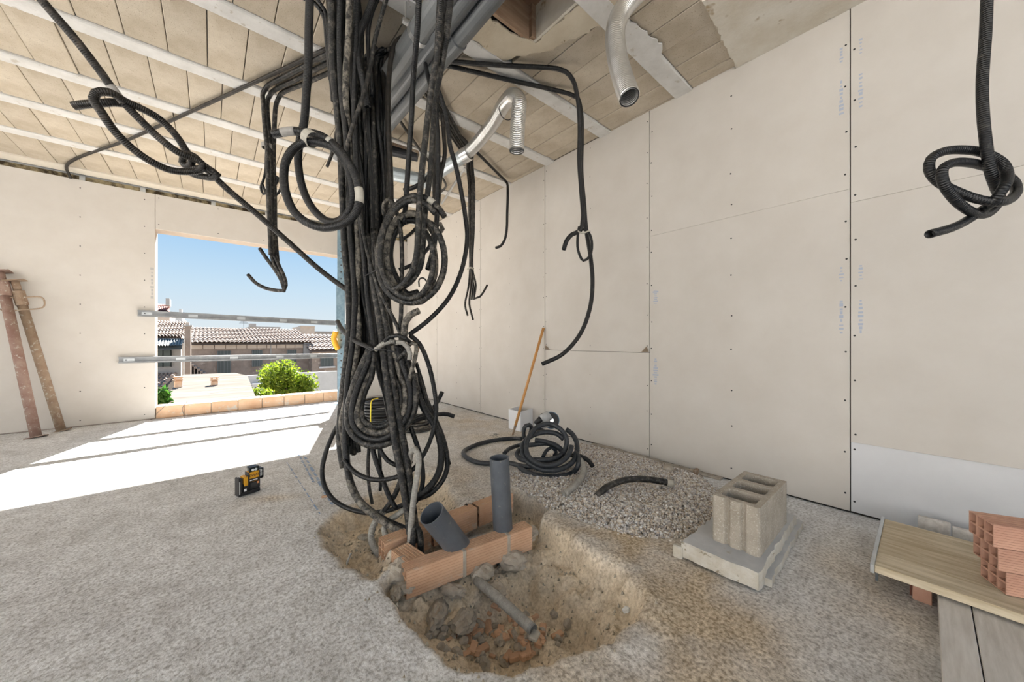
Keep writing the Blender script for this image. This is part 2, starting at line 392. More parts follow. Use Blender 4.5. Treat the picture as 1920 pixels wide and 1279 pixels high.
def floor_mat():
    m, t, b = nodes('floor_concrete'); b.inputs['Roughness'].default_value = .95; b.inputs['Specular IOR Level'].default_value = .1
    tc = N(t, 'TexCoord'); v = tc.outputs['Object']
    a = N(t, 'Attribute', attribute_name='stain'); s = N(t, 'SeparateColor'); t.links.new(a.outputs['Color'], s.inputs[0])
    big = N(t, 'TexNoise', Scale=1.6, Detail=7., Roughness=.65); t.links.new(v, big.inputs['Vector'])
    base = ramp(t, big.outputs['Fac'], [(.3, (.63, .622, .61)), (.5, (.76, .76, .758)), (.72, (.86, .865, .87))])
    fine = N(t, 'TexNoise', Scale=75., Detail=3., Roughness=.6); t.links.new(v, fine.inputs['Vector'])
    sp = ramp(t, fine.outputs['Fac'], [(.36, (.60, .58, .55)), (.5, (.93, .92, .91)), (.64, (1.08, 1.08, 1.08))])
    dustc = ramp(t, fine.outputs['Fac'], [(.35, (.50, .39, .26)), (.65, (.68, .575, .43))])
    sandc = ramp(t, fine.outputs['Fac'], [(.25, (.60, .48, .34)), (.5, (.72, .60, .44)), (.75, (.80, .69, .53))])
    c = mixc(t, s.outputs[1], base, dustc); c = mixc(t, s.outputs[0], c, sandc); c = mixc(t, s.outputs[2], c, (.72, .72, .72))
    iv = N(t, 'MapRange'); iv.inputs['To Min'].default_value = .9; iv.inputs['To Max'].default_value = .25; t.links.new(s.outputs[0], iv.inputs[0])
    lum = N(t, 'TexNoise', Scale=13., Detail=5., Roughness=.6); t.links.new(v, lum.inputs['Vector'])
    lc = ramp(t, lum.outputs['Fac'], [(.32, (.80, .785, .77)), (.6, (1.08, 1.08, 1.08))]); c = mixc(t, .8, c, lc, 'MULTIPLY')
    c = mixc(t, iv.outputs[0], c, sp, 'MULTIPLY'); t.links.new(c, b.inputs['Base Color'])
    f2 = N(t, 'TexNoise', Scale=62., Detail=4., Roughness=.6); t.links.new(v, f2.inputs['Vector'])
    bp = N(t, 'Bump', Strength=.9, Distance=.007); t.links.new(f2.outputs['Fac'], bp.inputs['Height']); t.links.new(bp.outputs[0], b.inputs['Normal'])
    return m
me.materials.append(floor_mat())
floor = bpy.data.objects.new('floor', me); COL.objects.link(floor); tag(floor, 'rough grey concrete screed floor with a hole dug into it', 'floor', kind='structure'); WL['floor'] = np.zeros(3)
def gh(x, y): return float(ground(np.array([float(x)]), np.array([float(y)]))[0][0])
# slab body below so that no light leaks in
MB().box((-4.6, -3.6, -.6), (XR+.02, YW+.02, -.5)).build('floor_slab', 'screed', floor)
# blue chalk lines snapped on the floor
for (a, b, w) in (((552, 838), (588, 905), .011), ((572, 858), (624, 948), .014), ((538, 868), (600, 965), .006)):
    p, q = PZ(*a), PZ(*b); dvec = (q-p)/np.linalg.norm(q-p); nrm = np.array([-dvec[1], dvec[0], 0]); m = MB(); L = np.linalg.norm(q-p); k = 0.
    while k < L:
        l = random.uniform(.03, .10); ww = w*random.uniform(.35, 1.); c0 = p+dvec*k; c1 = p+dvec*min(L, k+l)
        m.add([c0-nrm*ww+(0, 0, .0045), c1-nrm*ww*.8+(0, 0, .0045), c1+nrm*ww+(0, 0, .0045), c0+nrm*ww*.7+(0, 0, .0045)], [(0, 1, 2, 3)]); k += l+random.uniform(.0, .04)
    m.build('chalk_line', 'chalk', floor, label='faded blue chalk line')

# ------------------------------------------------------------------ ceiling: beams with concrete infill blocks
ceil = MB().box((-4.6, -3.6, ZC+.26), (XR+.3, YW+.3, ZC+.34)).build('ceiling', 'beam', label='beam and block ceiling of grey concrete blocks between white beams', cat='ceiling', kind='structure')
FAR = [1.265-.695*3, 1.265-.695*2, 1.265-.695, 1.265, 1.965, 2.66, 3.355, 4.04, 4.715, 5.40]
BW = .12
HX0, HX1, HY1 = PZ(903, 8, ZC)[0]-.25, PZ(998, 79, ZC)[0], 1.616
for i, fy in enumerate(FAR):
    w = BW + (.0 if fy > 1.5 else .012)
    MB().obox((-.92, fy-w/2, ZC+.06), np.eye(3), (3.68, w/2, .07), .006).build('ceiling_beam', 'beam', ceil)
MB().box((-4.6, 6.02, ZC-.012), (XR, 6.2, ZC+.2)).build('ceiling_beam', 'beam_cream', ceil)
rowsY = [(FAR[i], FAR[i+1]-BW-(.012 if FAR[i+1] < 1.5 else 0)) for i in range(len(FAR)-1)] + [(FAR[-1], 6.02)]
BLW = .195
protos = []
for yy0, yy1 in rowsY:
    hl = (yy1-yy0)/2-.003
    protos.append(MB().obox((0, 0, 0), np.eye(3), (BLW/2-.0022, hl, .05), .003))
first = {}
for ri, (y0, y1) in enumerate(rowsY):
    if y1 < .2: continue                                     # behind the camera: below
    off = (ri*.083) % BLW - .045
    x = -1.35*1.0 - .75 if y0 > 2 else -.35
    k0 = math.floor((x-off)/BLW); k = k0
    while True:
        xc = off + (k+.5)*BLW
        if xc-BLW/2 > XR-.003: break
        k += 1
        if y0 < HY1 < y1 and HX0 < xc < HX1+.02: continue
        zc = ZC+.055+random.uniform(-.004, .004)
        if ri not in first:
            m = MB(); m.v = [tuple(np.array(v)+(xc, (y0+y1)/2, zc)) for v in protos[ri].v]; m.f = protos[ri].f
            tmp = bpy.data.meshes.new('ceiling_block'); tmp.from_pydata(protos[ri].v, [], protos[ri].f); tmp.materials.append(MATS['block'])
            o = bpy.data.objects.new('ceiling_block', tmp); COL.objects.link(o); o.parent = ceil; o.location = np.array((xc, (y0+y1)/2, zc))-WL[ceil.name]; WL[o.name] = np.array((xc, (y0+y1)/2, zc)); first[ri] = o
        else:
            o = copy_part(first[ri], ceil, (xc, (y0+y1)/2, zc))
        if xc+BLW/2 > XR: o.scale = ((XR-xc+BLW/2)/BLW, 1, 1); o.location.x -= (xc+BLW/2-XR)/2
# the rest of the ceiling, out of sight to the left and behind
m = MB()
for (y0, y1) in rowsY:
    xe = (-2.2 if y0 > 2 else -.55) if y1 >= .2 else XR
    m.box((-4.6, y0, ZC+.005), (xe, y1, ZC+.1))
m.build('block_infill', 'block', ceil, kind='stuff')
# recess in the ceiling lined with boards
rec = MB(); hz = ZC+.21
rec.box((HX0, HY1-.004, ZC-.002), (HX1, HY1+.016, hz)); rec.build('recess_board', 'raw_wood', ceil, label='brown wooden board lining the recess')
MB().box((HX1, .96, ZC-.002), (HX1+.016, HY1, hz)).build('recess_board', 'plaster', ceil, label='whitish board lining the recess')
MB().box((HX0, .9, hz), (HX1, HY1, hz+.01)).build('recess_top', 'raw_wood', ceil)
MB().box((HX1-.03, HY1-.03, ZC+.005), (HX1, HY1-.004, hz)).build('recess_batten', 'raw_wood', ceil)
MB().box((HX0-.02, .9, ZC-.002), (HX0, HY1, hz)).build('recess_board', 'raw_wood', ceil)
def patch(pts, z, mt, th=.010, seed=0, lab=None):
    """thin plaster smear with a ragged outline on the underside of the ceiling"""
    r_ = random.Random(seed); out = []
    for i in range(len(pts)):
        a = np.array(pts[i]); b = np.array(pts[(i+1) % len(pts)]); n = max(2, int(np.linalg.norm(b-a)/.03))
        for j in range(n):
            q = a+(b-a)*j/n; out.append((q[0]+r_.uniform(-.012, .012), q[1]+r_.uniform(-.012, .012)))
    out = [(min(x, XR-.001), y) for x, y in out]
    m = MB().prism([(x, y, z-th) for x, y in out], (0, 0, th)); return m.build('plaster_patch', mt, ceil, label=lab)
c = [PZ(*q, ZC)[:2] for q in ((1318, 0), (1332, 30), (1362, 85), (1383, 128))]
patch([c[0]+(-.02, -.3), c[0], c[1], c[2], c[3], (XR, c[3][1]), (XR, -.35), (2.0, -.35)], ZC+.006, 'plaster', .022, 1, 'cream plaster smear')
patch([(HX1+.016, .70), (HX1+.016, HY1-.02), (HX1-.1, HY1+.03), (HX0-.1, HY1+.06), (HX0-.1, HY1+.22), (1.5, HY1+.23), (HX1+.12, HY1-.02), (HX1+.25, HY1-.42), (HX1+.2, .72)], ZC+.006, 'plaster_tan', .012, 2)
c = [PZ(*q, ZC)[:2] for q in ((1128, 88), (1215, 122), (1240, 152), (1262, 180), (1180, 118), (1170, 90))]
patch([(1.80, 1.14), (2.05, 1.10), (2.18, 1.09), (2.3, 1.13), (2.4, 1.14), (2.3, 1.2), (1.9, 1.2)], ZC-.006, 'beam', .006, 3)
# a white lath beside the pipes
MB().obox((PZ(868, 42, ZC-.03)[0], 1.75, ZC-.03), np.eye(3), (.011, .62, .008)).build('lath', 'white_plastic', label='narrow white lath beside the grey ceiling pipes', cat='lath')

# ------------------------------------------------------------------ right wall: plasterboards with screws
wr = MB().box((XR+.013, -3.6, 0), (XR+.2, YW+.25, ZC+.26)).build('wall_right', 'gap_dark', label='long wall of cream plasterboards on the right', cat='wall', kind='structure')
JY = [-1.0, .272, 1.475, 2.675, 3.88, 5.08, YW]
SCREW = None
def screws(parent, pts, nrm, r=.0042):
    m = MB()
    for p in pts: m.cyl(np.array(p)-np.array(nrm)*.001, np.array(p)+np.array(nrm)*.0012, r, n=6)
    m.build('screw_heads', 'screw', parent, kind='stuff')
def marks(parent, p, up, nrm, n, h, mt='ink', w=.022):
    """illegible stamp on a board: a column of small faint strokes"""
    m = MB(); p = np.array(p, float); up = np.array(up, float); nrm = np.array(nrm, float); s = np.cross(nrm, up); z = 0.
    for i in range(n):
        l = h/n*random.uniform(.3, .8); k = random.uniform(.3, 1)*w
        m.add([p+up*z+nrm*.0006-s*k/2, p+up*(z+l)+nrm*.0006-s*k/2, p+up*(z+l)+nrm*.0006+s*k/2, p+up*z+nrm*.0006+s*k/2], [(0, 1, 2, 3)]); z += h/n
    m.build('stamp', mt, parent)
nR = (-1, 0, 0)
for i in range(len(JY)-1):
    y0, y1 = JY[i]+.0025, JY[i+1]-.0025
    splits = [.012, ZC+.006]
    if i == 2: splits = [.012, .878, ZC+.006]
    if i == 1: splits = [.012, 1.84, ZC+.006]
    if i == 0: splits = [.012, .405, 1.76, ZC+.006]
    for k in range(len(splits)-1):
        hair = .0004 if (i == 1 or (i == 0)) else .0015
        z0, z1 = splits[k]+(hair if k else 0), splits[k+1]-hair
        mt = 'board_grey' if (i == 0 and k == 0) else 'board'
        x0 = XR + (.0 if i != 0 else -.004 if k else .004)
        bd = MB().obox((x0+.0065, (y0+y1)/2, (z0+z1)/2), np.eye(3)[[1, 2, 0]], ((y1-y0)/2, (z1-z0)/2, .0065), .0012).build('plasterboard', mt, wr)
        pts = []
        zz = np.arange(max(z0+.06, .1), z1-.03, .265)
        for z in zz:
            for yy in (y0+.016, y1-.016, (y0+y1)/2): pts.append((x0, yy+random.uniform(-.004, .004), z+random.uniform(-.03, .03)))
        screws(bd, pts, nR, .0055 if i < 2 else .0045)
        if i in (0, 1) and k == len(splits)-2:
            yy = y1-.04 if i == 0 else y0+.035
            for z, n, h in ((1.02, 9, .2), (1.32, 5, .09), (2.28, 9, .2), (2.58, 5, .09)): marks(bd, (x0, yy, z), (0, 0, 1), nR, n, h)
        if i == 1 and k == 0: marks(bd, (x0, y1-.05, .62), (0, 0, 1), nR, 12, .22, w=.05); marks(bd, (x0, y1-.05, 1.28), (0, 0, 1), nR, 8, .12, w=.05)
for (yj, sg) in ((JY[3], -1), (JY[2], 1)):
    m = MB().add([(XR-.002, yj+sg*.004, .885), (XR-.002, yj+sg*.075, .882), (XR-.012, yj+sg*.02, .93)], [(0, 1, 2), (2, 1, 0)]); m.build('torn_flap', 'board_edge', wr)
# plaster lip under the wall beside the gravel, torn corner flaps
m = MB()
for k in range(26):
    y = .95+k*.042; m.obox((XR-.03+random.uniform(-.012, .012), y, .0), Matrix.Rotation(random.uniform(-.3, .3), 3, 'Z').transposed(), (.03, .026, random.uniform(.012, .024)), .006)
m.build('mortar_lip', 'mortar', wr)

# ------------------------------------------------------------------ window wall
WX0, WX1, WZ1 = -.532, 1.97, 2.372
wl = MB()
for (x0, x1, z0) in ((-4.6, WX0, 0), (WX1, XR+.2, 0), (WX0, WX1, WZ1)):
    wl.box((x0, YW+.013, z0), (x1, YW+.25, 2.76)); wl.box((x0, YW+.065, 2.76), (x1, YW+.25, ZC+.26))
wl = wl.build('wall_left', 'house_cream', label='plasterboarded wall with a wide unglazed window opening', cat='wall', kind='structure')
BT = 2.803
for (x0, x1, z0, z1) in ((-4.6, -2.96, .012, BT), (-2.955, -1.735, .012, BT), (-1.73, WX0-.002, .012, BT), (WX0+.002, .67, WZ1, BT), (.674, WX1, WZ1, BT), (WX1+.002, XR, .012, BT)):
    bd = MB().obox(((x0+x1)/2, YW+.0065, (z0+z1)/2), np.eye(3)[[0, 2, 1]]*np.array([[1], [1], [-1]]), ((x1-x0)/2, (z1-z0)/2, .0065), .0012).build('plasterboard', 'board', wl)
    pts = [(x, YW, z) for z in np.arange(z0+.06, z1, .33) for x in ((x0+.03, (x0+x1)/2, x1-.09) if x1-x0 < 1.5 else (x0+.1,))]
    screws(bd, pts, (0, -1, 0), .0062)
    if x1 == WX0-.002: marks(bd, (x1-.025, YW, 1.5), (0, 0, 1), (0, -1, 0), 9, .40, 'ink_grey', .035)
for (a, b, c_) in ((-4.6, 'zinc', 0),):
    MB().box((-4.6, YW+.02, ZC-.018), (XR, YW+.04, ZC)).build('ceiling_track', 'zinc', wl)
    for x in (-2.3, -1.72, -1.12, -.64, .02, .62, 1.2, 1.8): MB().box((x-.022, YW+.016, BT-.05), (x+.022, YW+.045, ZC-.01)).build('stud', 'zinc', wl)
MB().box((-4.6, YW+.03, BT-.02), (XR, YW+.06, ZC-.012)).build('insulation', 'wool', wl, label='brown wool showing in the gap')
# clay brick upstand across the window opening
sill = thing('brick_upstand', ((WX0+WX1)/2, YW+.12, 0), 'low course of pale orange bricks across the foot of the window opening', 'upstand')
xs = [WX0+.004, -.27, -.0, .285, .56, .83, 1.10, 1.36, 1.62, WX1-.004]
for i in range(len(xs)-1):
    j = random.uniform(-.004, .004)
    MB().obox(((xs[i]+xs[i+1])/2, YW+.115+j, .077), np.eye(3), ((xs[i+1]-xs[i])/2-.004, .11, .075+random.uniform(-.003, .003)), .006).build('brick', 'sill_clay', sill)
MB().box((WX0+.004, YW+.02, .003), (WX1-.004, YW+.21, .14)).build('mortar_bed', 'mortar', sill)
MB().box((WX0, YW+.013, .0), (WX1, YW+.25, -.4)).build('parapet', 'house_cream', wl)
# thin cable looped over the upstand
pts = [PZ(262, 797, .006), PZ(300, 800, .006), PZ(330, 790, .01), PY(345, 781, 6.1), PY(342, 765, 6.18), PY(352, 752, 6.24)]
tube(pts, .0035, .02, 6, False).build('thin_cable', 'cable', smooth=True, label='thin pale cable looped over the brick upstand', cat='cable')
tube([PZ(266, 796, .006), PZ(285, 785, .01), PY(300, 770, 6.19), PY(318, 755, 6.24), PY(330, 752, 6.28)], .0035, .02, 6, False).build('thin_cable', 'cable', smooth=True, label='short thin pale cable beside the plasterboard edge at the window', cat='cable')

# two galvanised channels screwed across the opening
def rail(a, b, lab):
    a = PY(*a, YW-.022); b = PY(*b, YW-.022); t = thing('guard_rail', (a+b)/2, lab, 'rail', 'guard rails across the window opening')
    ax = (b-a)/np.linalg.norm(b-a); up = np.cross((0, 1, 0), ax); up = up if up[2] > 0 else -up; L = np.linalg.norm(b-a)/2; c = (a+b)/2; y = np.array([0, 1., 0])
    m = MB(); m.obox(c+y*.018, (ax, y, up), (L, .0015, .036)); m.obox(c+up*.036, (ax, y, up), (L, .018, .0015)); m.obox(c-up*.036, (ax, y, up), (L, .018, .0015))
    m.obox(c+up*.026-y*.0175, (ax, y, up), (L, .001, .005)); m.obox(c-up*.026-y*.0175, (ax, y, up), (L, .001, .005)); m.build('channel', 'rail_zinc', t)
    for k in (-.93, -.55, -.1, .35, .72):
        MB().obox(c+ax*L*k-y*.0006+y*.0165, (ax, y, up), (.045, .0012, .017)).build('slot_plate', 'zinc', t)
    MB().cyl(a+ax*.06-y*.002, a+ax*.06+y*.018, .006, n=8).build('screw', 'screw', t)
rail((258, 587), (630, 606), 'upper galvanised steel channel across the window opening')
rail((222, 675.5), (632, 667), 'lower galvanised steel channel across the window opening')

# perforated bluish post by the opening
pb = PZ(640, 760, 0.)
pb = np.array([1.52, 5.83, 0]); 
post = thing('steel_post', pb, 'blue-grey perforated steel post standing behind the hose bundle', 'post')
fw = FW; rt = RT
m = MB(); Rz = (rt, fw, (0, 0, 1)); top = ZC-.005
m.obox(pb+np.array([0, 0, top/2]), Rz, (.058, .002, top/2)); m.obox(pb+rt*.058+fw*.03+np.array([0, 0, top/2]), Rz, (.002, .03, top/2)); m.obox(pb-rt*.058+fw*.03+np.array([0, 0, top/2]), Rz, (.002, .03, top/2))
m.build('channel', 'blue_steel', post)
for k in range(24): MB().cyl(pb-fw*.0035+np.array([0, 0, .25+k*.105]), pb+np.array([0, 0, .25+k*.105]), .011, n=8).build('hole', 'gap_dark', post)  # dark discs on the face, hole shade put into their colour
MB().obox(pb+np.array([0, 0, .006]), Rz, (.08, .07, .006)).build('foot_plate', 'blue_steel', post)
MB().obox(pb-fw*.012+np.array([0, 0, 1.52]), Rz, (.066, .014, .36), .004).build('sleeve', 'blue_steel', post)
MB().obox(pb+rt*.10-fw*.0+np.array([0, 0, 1.52]), Rz, (.034, .03, .24), .008).build('bracket', 'zinc', post)
MB().obox(pb+rt*.08+np.array([0, 0, 1.26]), Rz, (.05, .02, .03), .006).build('clamp', 'zinc', post)
b0 = P(629, 632, 5.15); b1 = P(631, 655, 5.15)
m = tube([P(630, 622, 5.35), P(626, 634, 5.35), P(630, 648, 5.35), P(634, 655, 5.35)], .04, .02, 8, False); m.build('spring_clamp', 'yellow', smooth=True, label='yellow tool clipped to the perforated post', cat='clamp')

# ------------------------------------------------------------------ rest of the shell, out of sight: back wall, and an open side on the left with columns
for i, x in enumerate((-1.0, 2.6)):
    MB().obox((x, -3.45, (ZC+.2)/2), np.eye(3), (.15, .15, (ZC+.2)/2), .01).build('trim_%d' % (i+4), 'beam', kind='structure', label='square white column on the open side behind the camera, %s' % ('in the middle', 'by the right wall')[i], cat='column')
for i, y in enumerate((-3.4, 1.4, 6.0)):
    MB().obox((-4.5, y, (ZC+.2)/2), np.eye(3), (.15, .18, (ZC+.2)/2), .01).build('trim_%d' % (i+1), 'beam', kind='structure', label='square white column on the open left side, %s' % ('behind the camera', 'halfway along', 'by the window wall')[i], cat='column')

# ------------------------------------------------------------------ the street outside: old houses, roofs, a tree
MB().box((-60, -60, -6.4), (80, 90, -6.2)).build('ground', 'earth', label='pale ground between the houses outside', cat='ground', kind='structure')
MB().box((-15.2, -16, -.25), (-4.66, 12, -.02)).build('bounce_terrace', 'screed', label='terrace slab added unseen beside the open side to bounce light in', cat='bounce_terrace', kind='structure')  # out of view, added so its sunlit top bounces light inside
MB().box((-4.6, -16, -.25), (12, -3.8, -.02)).build('bounce_balcony', 'screed', label='balcony slab added unseen behind the room to bounce light in', cat='bounce_balcony', kind='structure')  # unseen slab, added to reflect daylight in from behind
def tile_roof(name, parent, e0, e1, r0, r1, ncol, nrow, mt, amp=.06):
    """clay pantile surface between an eave (e0-e1) and a ridge (r0-r1), humps across and lapped rows down the slope"""
    e0, e1, r0, r1 = map(lambda q: np.array(q, float), (e0, e1, r0, r1)); nrm = np.cross(e1-e0, r0-e0); nrm /= np.linalg.norm(nrm)
    if nrm[2] < 0: nrm = -nrm
    m = MB(); S = 6; nu = ncol*S+1; rows = []
    for j in range(nrow):
        for k, (fr, lift) in enumerate(((0., .05), (.999, .0))):
            t = (j+fr)/nrow; vs = []
            for i in range(nu):
                u = i/(nu-1); a = e0+(e1-e0)*u; b = r0+(r1-r0)*u; h = abs(math.sin(math.pi*i/S))*amp + lift + .012*math.sin(i//S*12.9+j*4.1)
                vs.append(a+(b-a)*t+nrm*h)
            rows.append(vs)
    V = [v for r in rows for v in r]; Fs = []
    for j in range(len(rows)-1):
        for i in range(nu-1): Fs.append((j*nu+i, j*nu+i+1, (j+1)*nu+i+1, (j+1)*nu+i))
    m.add(V, Fs); m.add([e0-nrm*.1, e1-nrm*.1, r1-nrm*.1, r0-nrm*.1], [(0, 1, 2, 3)])
    return m.build(name, mt, parent, kind='stuff')
def ebox(parent, name, mt, x0, y0, x1, y1, Y, dep, proud=0.):
    """box whose front lies in the facade plane Y and spans a picture rectangle"""
    a = PY(x0, y0, Y); b = PY(x1, y1, Y); zt = (PY(x0, y0, Y)[2]+PY(x1, y0, Y)[2])/2; zb = (PY(x0, y1, Y)[2]+PY(x1, y1, Y)[2])/2
    return MB().box((a[0], Y-proud, zb), (b[0], Y+dep, zt)).build(name, mt, parent)
def window(parent, x0, y0, x1, y1, Y, bars=True):
    a = PY(x0, y0, Y); b = PY(x1, y1, Y)
    w = MB().box((a[0], Y-.06, b[2]), (b[0], Y-.01, a[2])).build('window', 'shutter', parent)
    if bars:
        n = 4
        for k in range(n+1):
            x = a[0]+(b[0]-a[0])*k/n; MB().box((x-.02, Y-.085, b[2]), (x+.02, Y-.06, a[2])).build('shutter_stile', 'shutter_bar', w)
    return w
# long stone house with the tiled roof
YH = 26.
A, B = PY(358, 643, YH), PY(585, 643, YH)
hs = thing('stone_house', ((A[0]+B[0])/2, YH, -6.2), 'long stone house with a clay tile roof and dark shuttered windows', 'house')
MB().box((A[0], YH, -6.2), (B[0], YH+6, A[2])).build('wall', 'stone_wall', hs)
rz = PY(470, 617, YH+3.2)[2]
tile_roof('roof_tiles', hs, (A[0]-.1, YH-.35, A[2]-.02), (B[0]+.1, YH-.35, A[2]-.02), (A[0]-.1, YH+3.2, rz), (B[0]-.35, YH+3.2, rz), 31, 12, 'roof_tile')
tile_roof('roof_tiles', hs, (A[0]-.1, YH+6.4, A[2]-.02), (B[0]+.1, YH+6.4, A[2]-.02), (A[0]-.1, YH+3.2, rz), (B[0]-.35, YH+3.2, rz), 31, 6, 'roof_tile')
n_e = 12
for k in range(n_e):
    x = A[0]+(B[0]-A[0])*(k+.5)/n_e; MB().box((x-(B[0]-A[0])/n_e/2+.02, YH-.05, A[2]-.34), (x+(B[0]-A[0])/n_e/2-.02, YH, A[2]-.1)).build('cornice_stone', 'house_cream', hs)
for q in ((408, 658, 432, 699), (473, 657, 491, 687), (539, 656, 555, 681)): window(hs, *q, YH)
ebox(hs, 'drain_box', 'house_grey', 568, 644, 582, 665, YH, .1, .25)
ebox(hs, 'drain_pipe', 'house_grey', 507, 642, 508.5, 690, YH, .02, .08)
# grey lean-to wall and stair at its left
st = thing('outside_stair', PY(366, 700, YH-1.5), 'old stone stair climbing the side of the long stone house', 'stair')
p0, p1 = PY(353, 678, YH-1.2), PY(386, 701, YH-1.2)
for k in range(7):
    q = p0+(p1-p0)*k/6; MB().box((q[0]-.06, YH-1.9, -3.5), (q[0]+(p1-p0)[0]/6, YH-1.2, q[2])).build('step', 'stone_wall', st)
# house at the right
YR = 25.
A2, B2 = PY(585, 657, YR), PY(700, 657, YR)
h2 = thing('corner_house', ((A2[0]+B2[0])/2, YR, -6.2), 'tile roofed stone house right of the long house, beside the steel post', 'house')
MB().box((A2[0], YR, -6.2), (B2[0], YR+5, A2[2])).build('wall', 'stone_wall', h2)
tile_roof('roof_tiles', h2, (A2[0]-.15, YR-.3, A2[2]), (B2[0], YR-.3, A2[2]), (A2[0]-.3, YR+3, PY(600, 628, YR+3)[2]), (B2[0], YR+3, PY(600, 628, YR+3)[2]), 16, 11, 'roof_tile')
window(h2, 601, 670, 624, 686, YR); ebox(h2, 'sill', 'house_white', 598, 687, 628, 690, YR, .1, .12)
# house at the left with grey-green lean-to
YL = 21.
A3, B3 = PY(240, 634, YL), PY(345, 634, YL)
h3 = thing('terrace_house', ((A3[0]+B3[0])/2, YL, -6.2), 'tile roofed house with a grey-green lean-to, close to the window edge', 'house')
MB().box((A3[0], YL, -6.2), (B3[0]-.1, YL+4, A3[2])).build('wall', 'house_grey', h3)
tile_roof('roof_tiles', h3, (A3[0], YL-.1, PY(300, 633, YL)[2]), (B3[0], YL-.1, PY(300, 633, YL)[2]), (A3[0], YL+2.6, PY(300, 603, YL+2.6)[2]), (B3[0], YL+2.6, PY(300, 603, YL+2.6)[2]), 16, 9, 'roof_tile', .07)
tile_roof('lean_to_roof', h3, (A3[0], YL-1.1, PY(300, 651, YL-1.1)[2]), (B3[0], YL-1.1, PY(300, 651, YL-1.1)[2]), (A3[0], YL-.05, PY(300, 636, YL)[2]), (B3[0], YL-.05, PY(300, 636, YL)[2]), 20, 1, 'roof_green', .05)
window(h3, 291, 657, 322, 687, YL-.02, False)
for xx in (306, 321): ebox(h3, 'window_post', 'shutter_bar', xx-.8, 656, xx+.8, 688, YL, .05, .08)
ebox(h3, 'corner_post', 'house_cream', 341, 644, 344.5, 708, YL-1.05, .12)
tile_roof('lower_roof', h3, (A3[0], YL-2.2, PY(300, 727, YL-2.2)[2]), (B3[0]-.5, YL-2.2, PY(330, 727, YL-2.2)[2]), (A3[0], YL-.1, PY(300, 702, YL-.1)[2]), (B3[0]-.2, YL-.1, PY(340, 700, YL-.1)[2]), 12, 6, 'roof_tile', .08)
# tall chimney between the two houses
ch = thing('chimney', PY(351, 700, YL-.3), 'tall grey chimney stack between two tiled roofs', 'chimney')
a = PY(345.5, 612, YL-.3); b = PY(357.5, 700, YL-.3)
MB().box((a[0], YL-.3, -6.2), (b[0], YL+.25, a[2])).build('stack', 'stone_wall', ch)
MB().box((a[0]-.05, YL-.36, a[2]), (b[0]+.05, YL+.3, a[2]+.06)).build('cap', 'house_grey', ch)
MB().box((a[0]+.05, YL-.28, a[2]+.06), (b[0]-.05, YL+.2, a[2]+.17)).build('hood', 'house_cream', ch)
# hazy buildings further off
def far_block(lab, x0, y0, x1, Y, mt, bits):
    A, B = PY(x0, y0, Y), PY(x1, y0, Y); t = thing('distant_house', ((A[0]+B[0])/2, Y, -6.2), lab, 'house')
    MB().box((A[0], Y, -6.2), (B[0], Y+6, A[2])).build('wall', mt, t)
    for (n, a, b, c_, d, m2) in bits: ebox(t, n, m2, a, b, c_, d, Y-.01, 1.2, .2)
    return t
t = far_block('pink walled house with a red roof and a square chimney, far left', 255, 588, 318, 40, 'house_cream', [('chimney_stack', 311, 560, 318.5, 573, 'house_grey')])
q0, q1 = PY(255, 584, 40), PY(319, 584, 40)
tile_roof('roof_tiles', t, (q0[0], 39.6, q0[2]), (q1[0], 39.6, q1[2]), (q0[0], 43, PY(300, 571, 43)[2]), (q1[0]-.2, 43, PY(300, 571, 43)[2]), 18, 6, 'roof_red')
far_block('small grey-white house behind the red roof', 322, 586, 341, 60, 'house_white', [('parapet_block', 336, 580, 341, 586, 'house_white')])
far_block('flat roofed grey block behind the long tile roof', 468, 612, 526, 48, 'house_grey', [('roof_hut', 468, 607, 480, 613, 'house_grey')])
far_block('pale cube building behind the roofs', 563, 612, 590, 52, 'house_cream', [('wall_cap', 563, 611, 590, 613, 'house_cream')])
far_block('long low grey building on the skyline by the post', 586, 623, 680, 56, 'house_grey', [('ledge', 586, 622, 680, 624, 'house_grey')])
# antenna
an = PY(457, 617, YH+3.3); t = thing('roof_antenna', (an[0], an[1], an[2]), 'thin television antenna on the long tile roof', 'antenna')
MB().cyl(an, an+(0, 0, .55), .012, n=6).build('mast', 'shutter_bar', t)
for k in range(4): MB().cyl(an+(-.25+.03*k, 0, .38+.04*k), an+(.25-.03*k, 0, .38+.04*k), .008, n=5).build('element', 'shutter_bar', t)
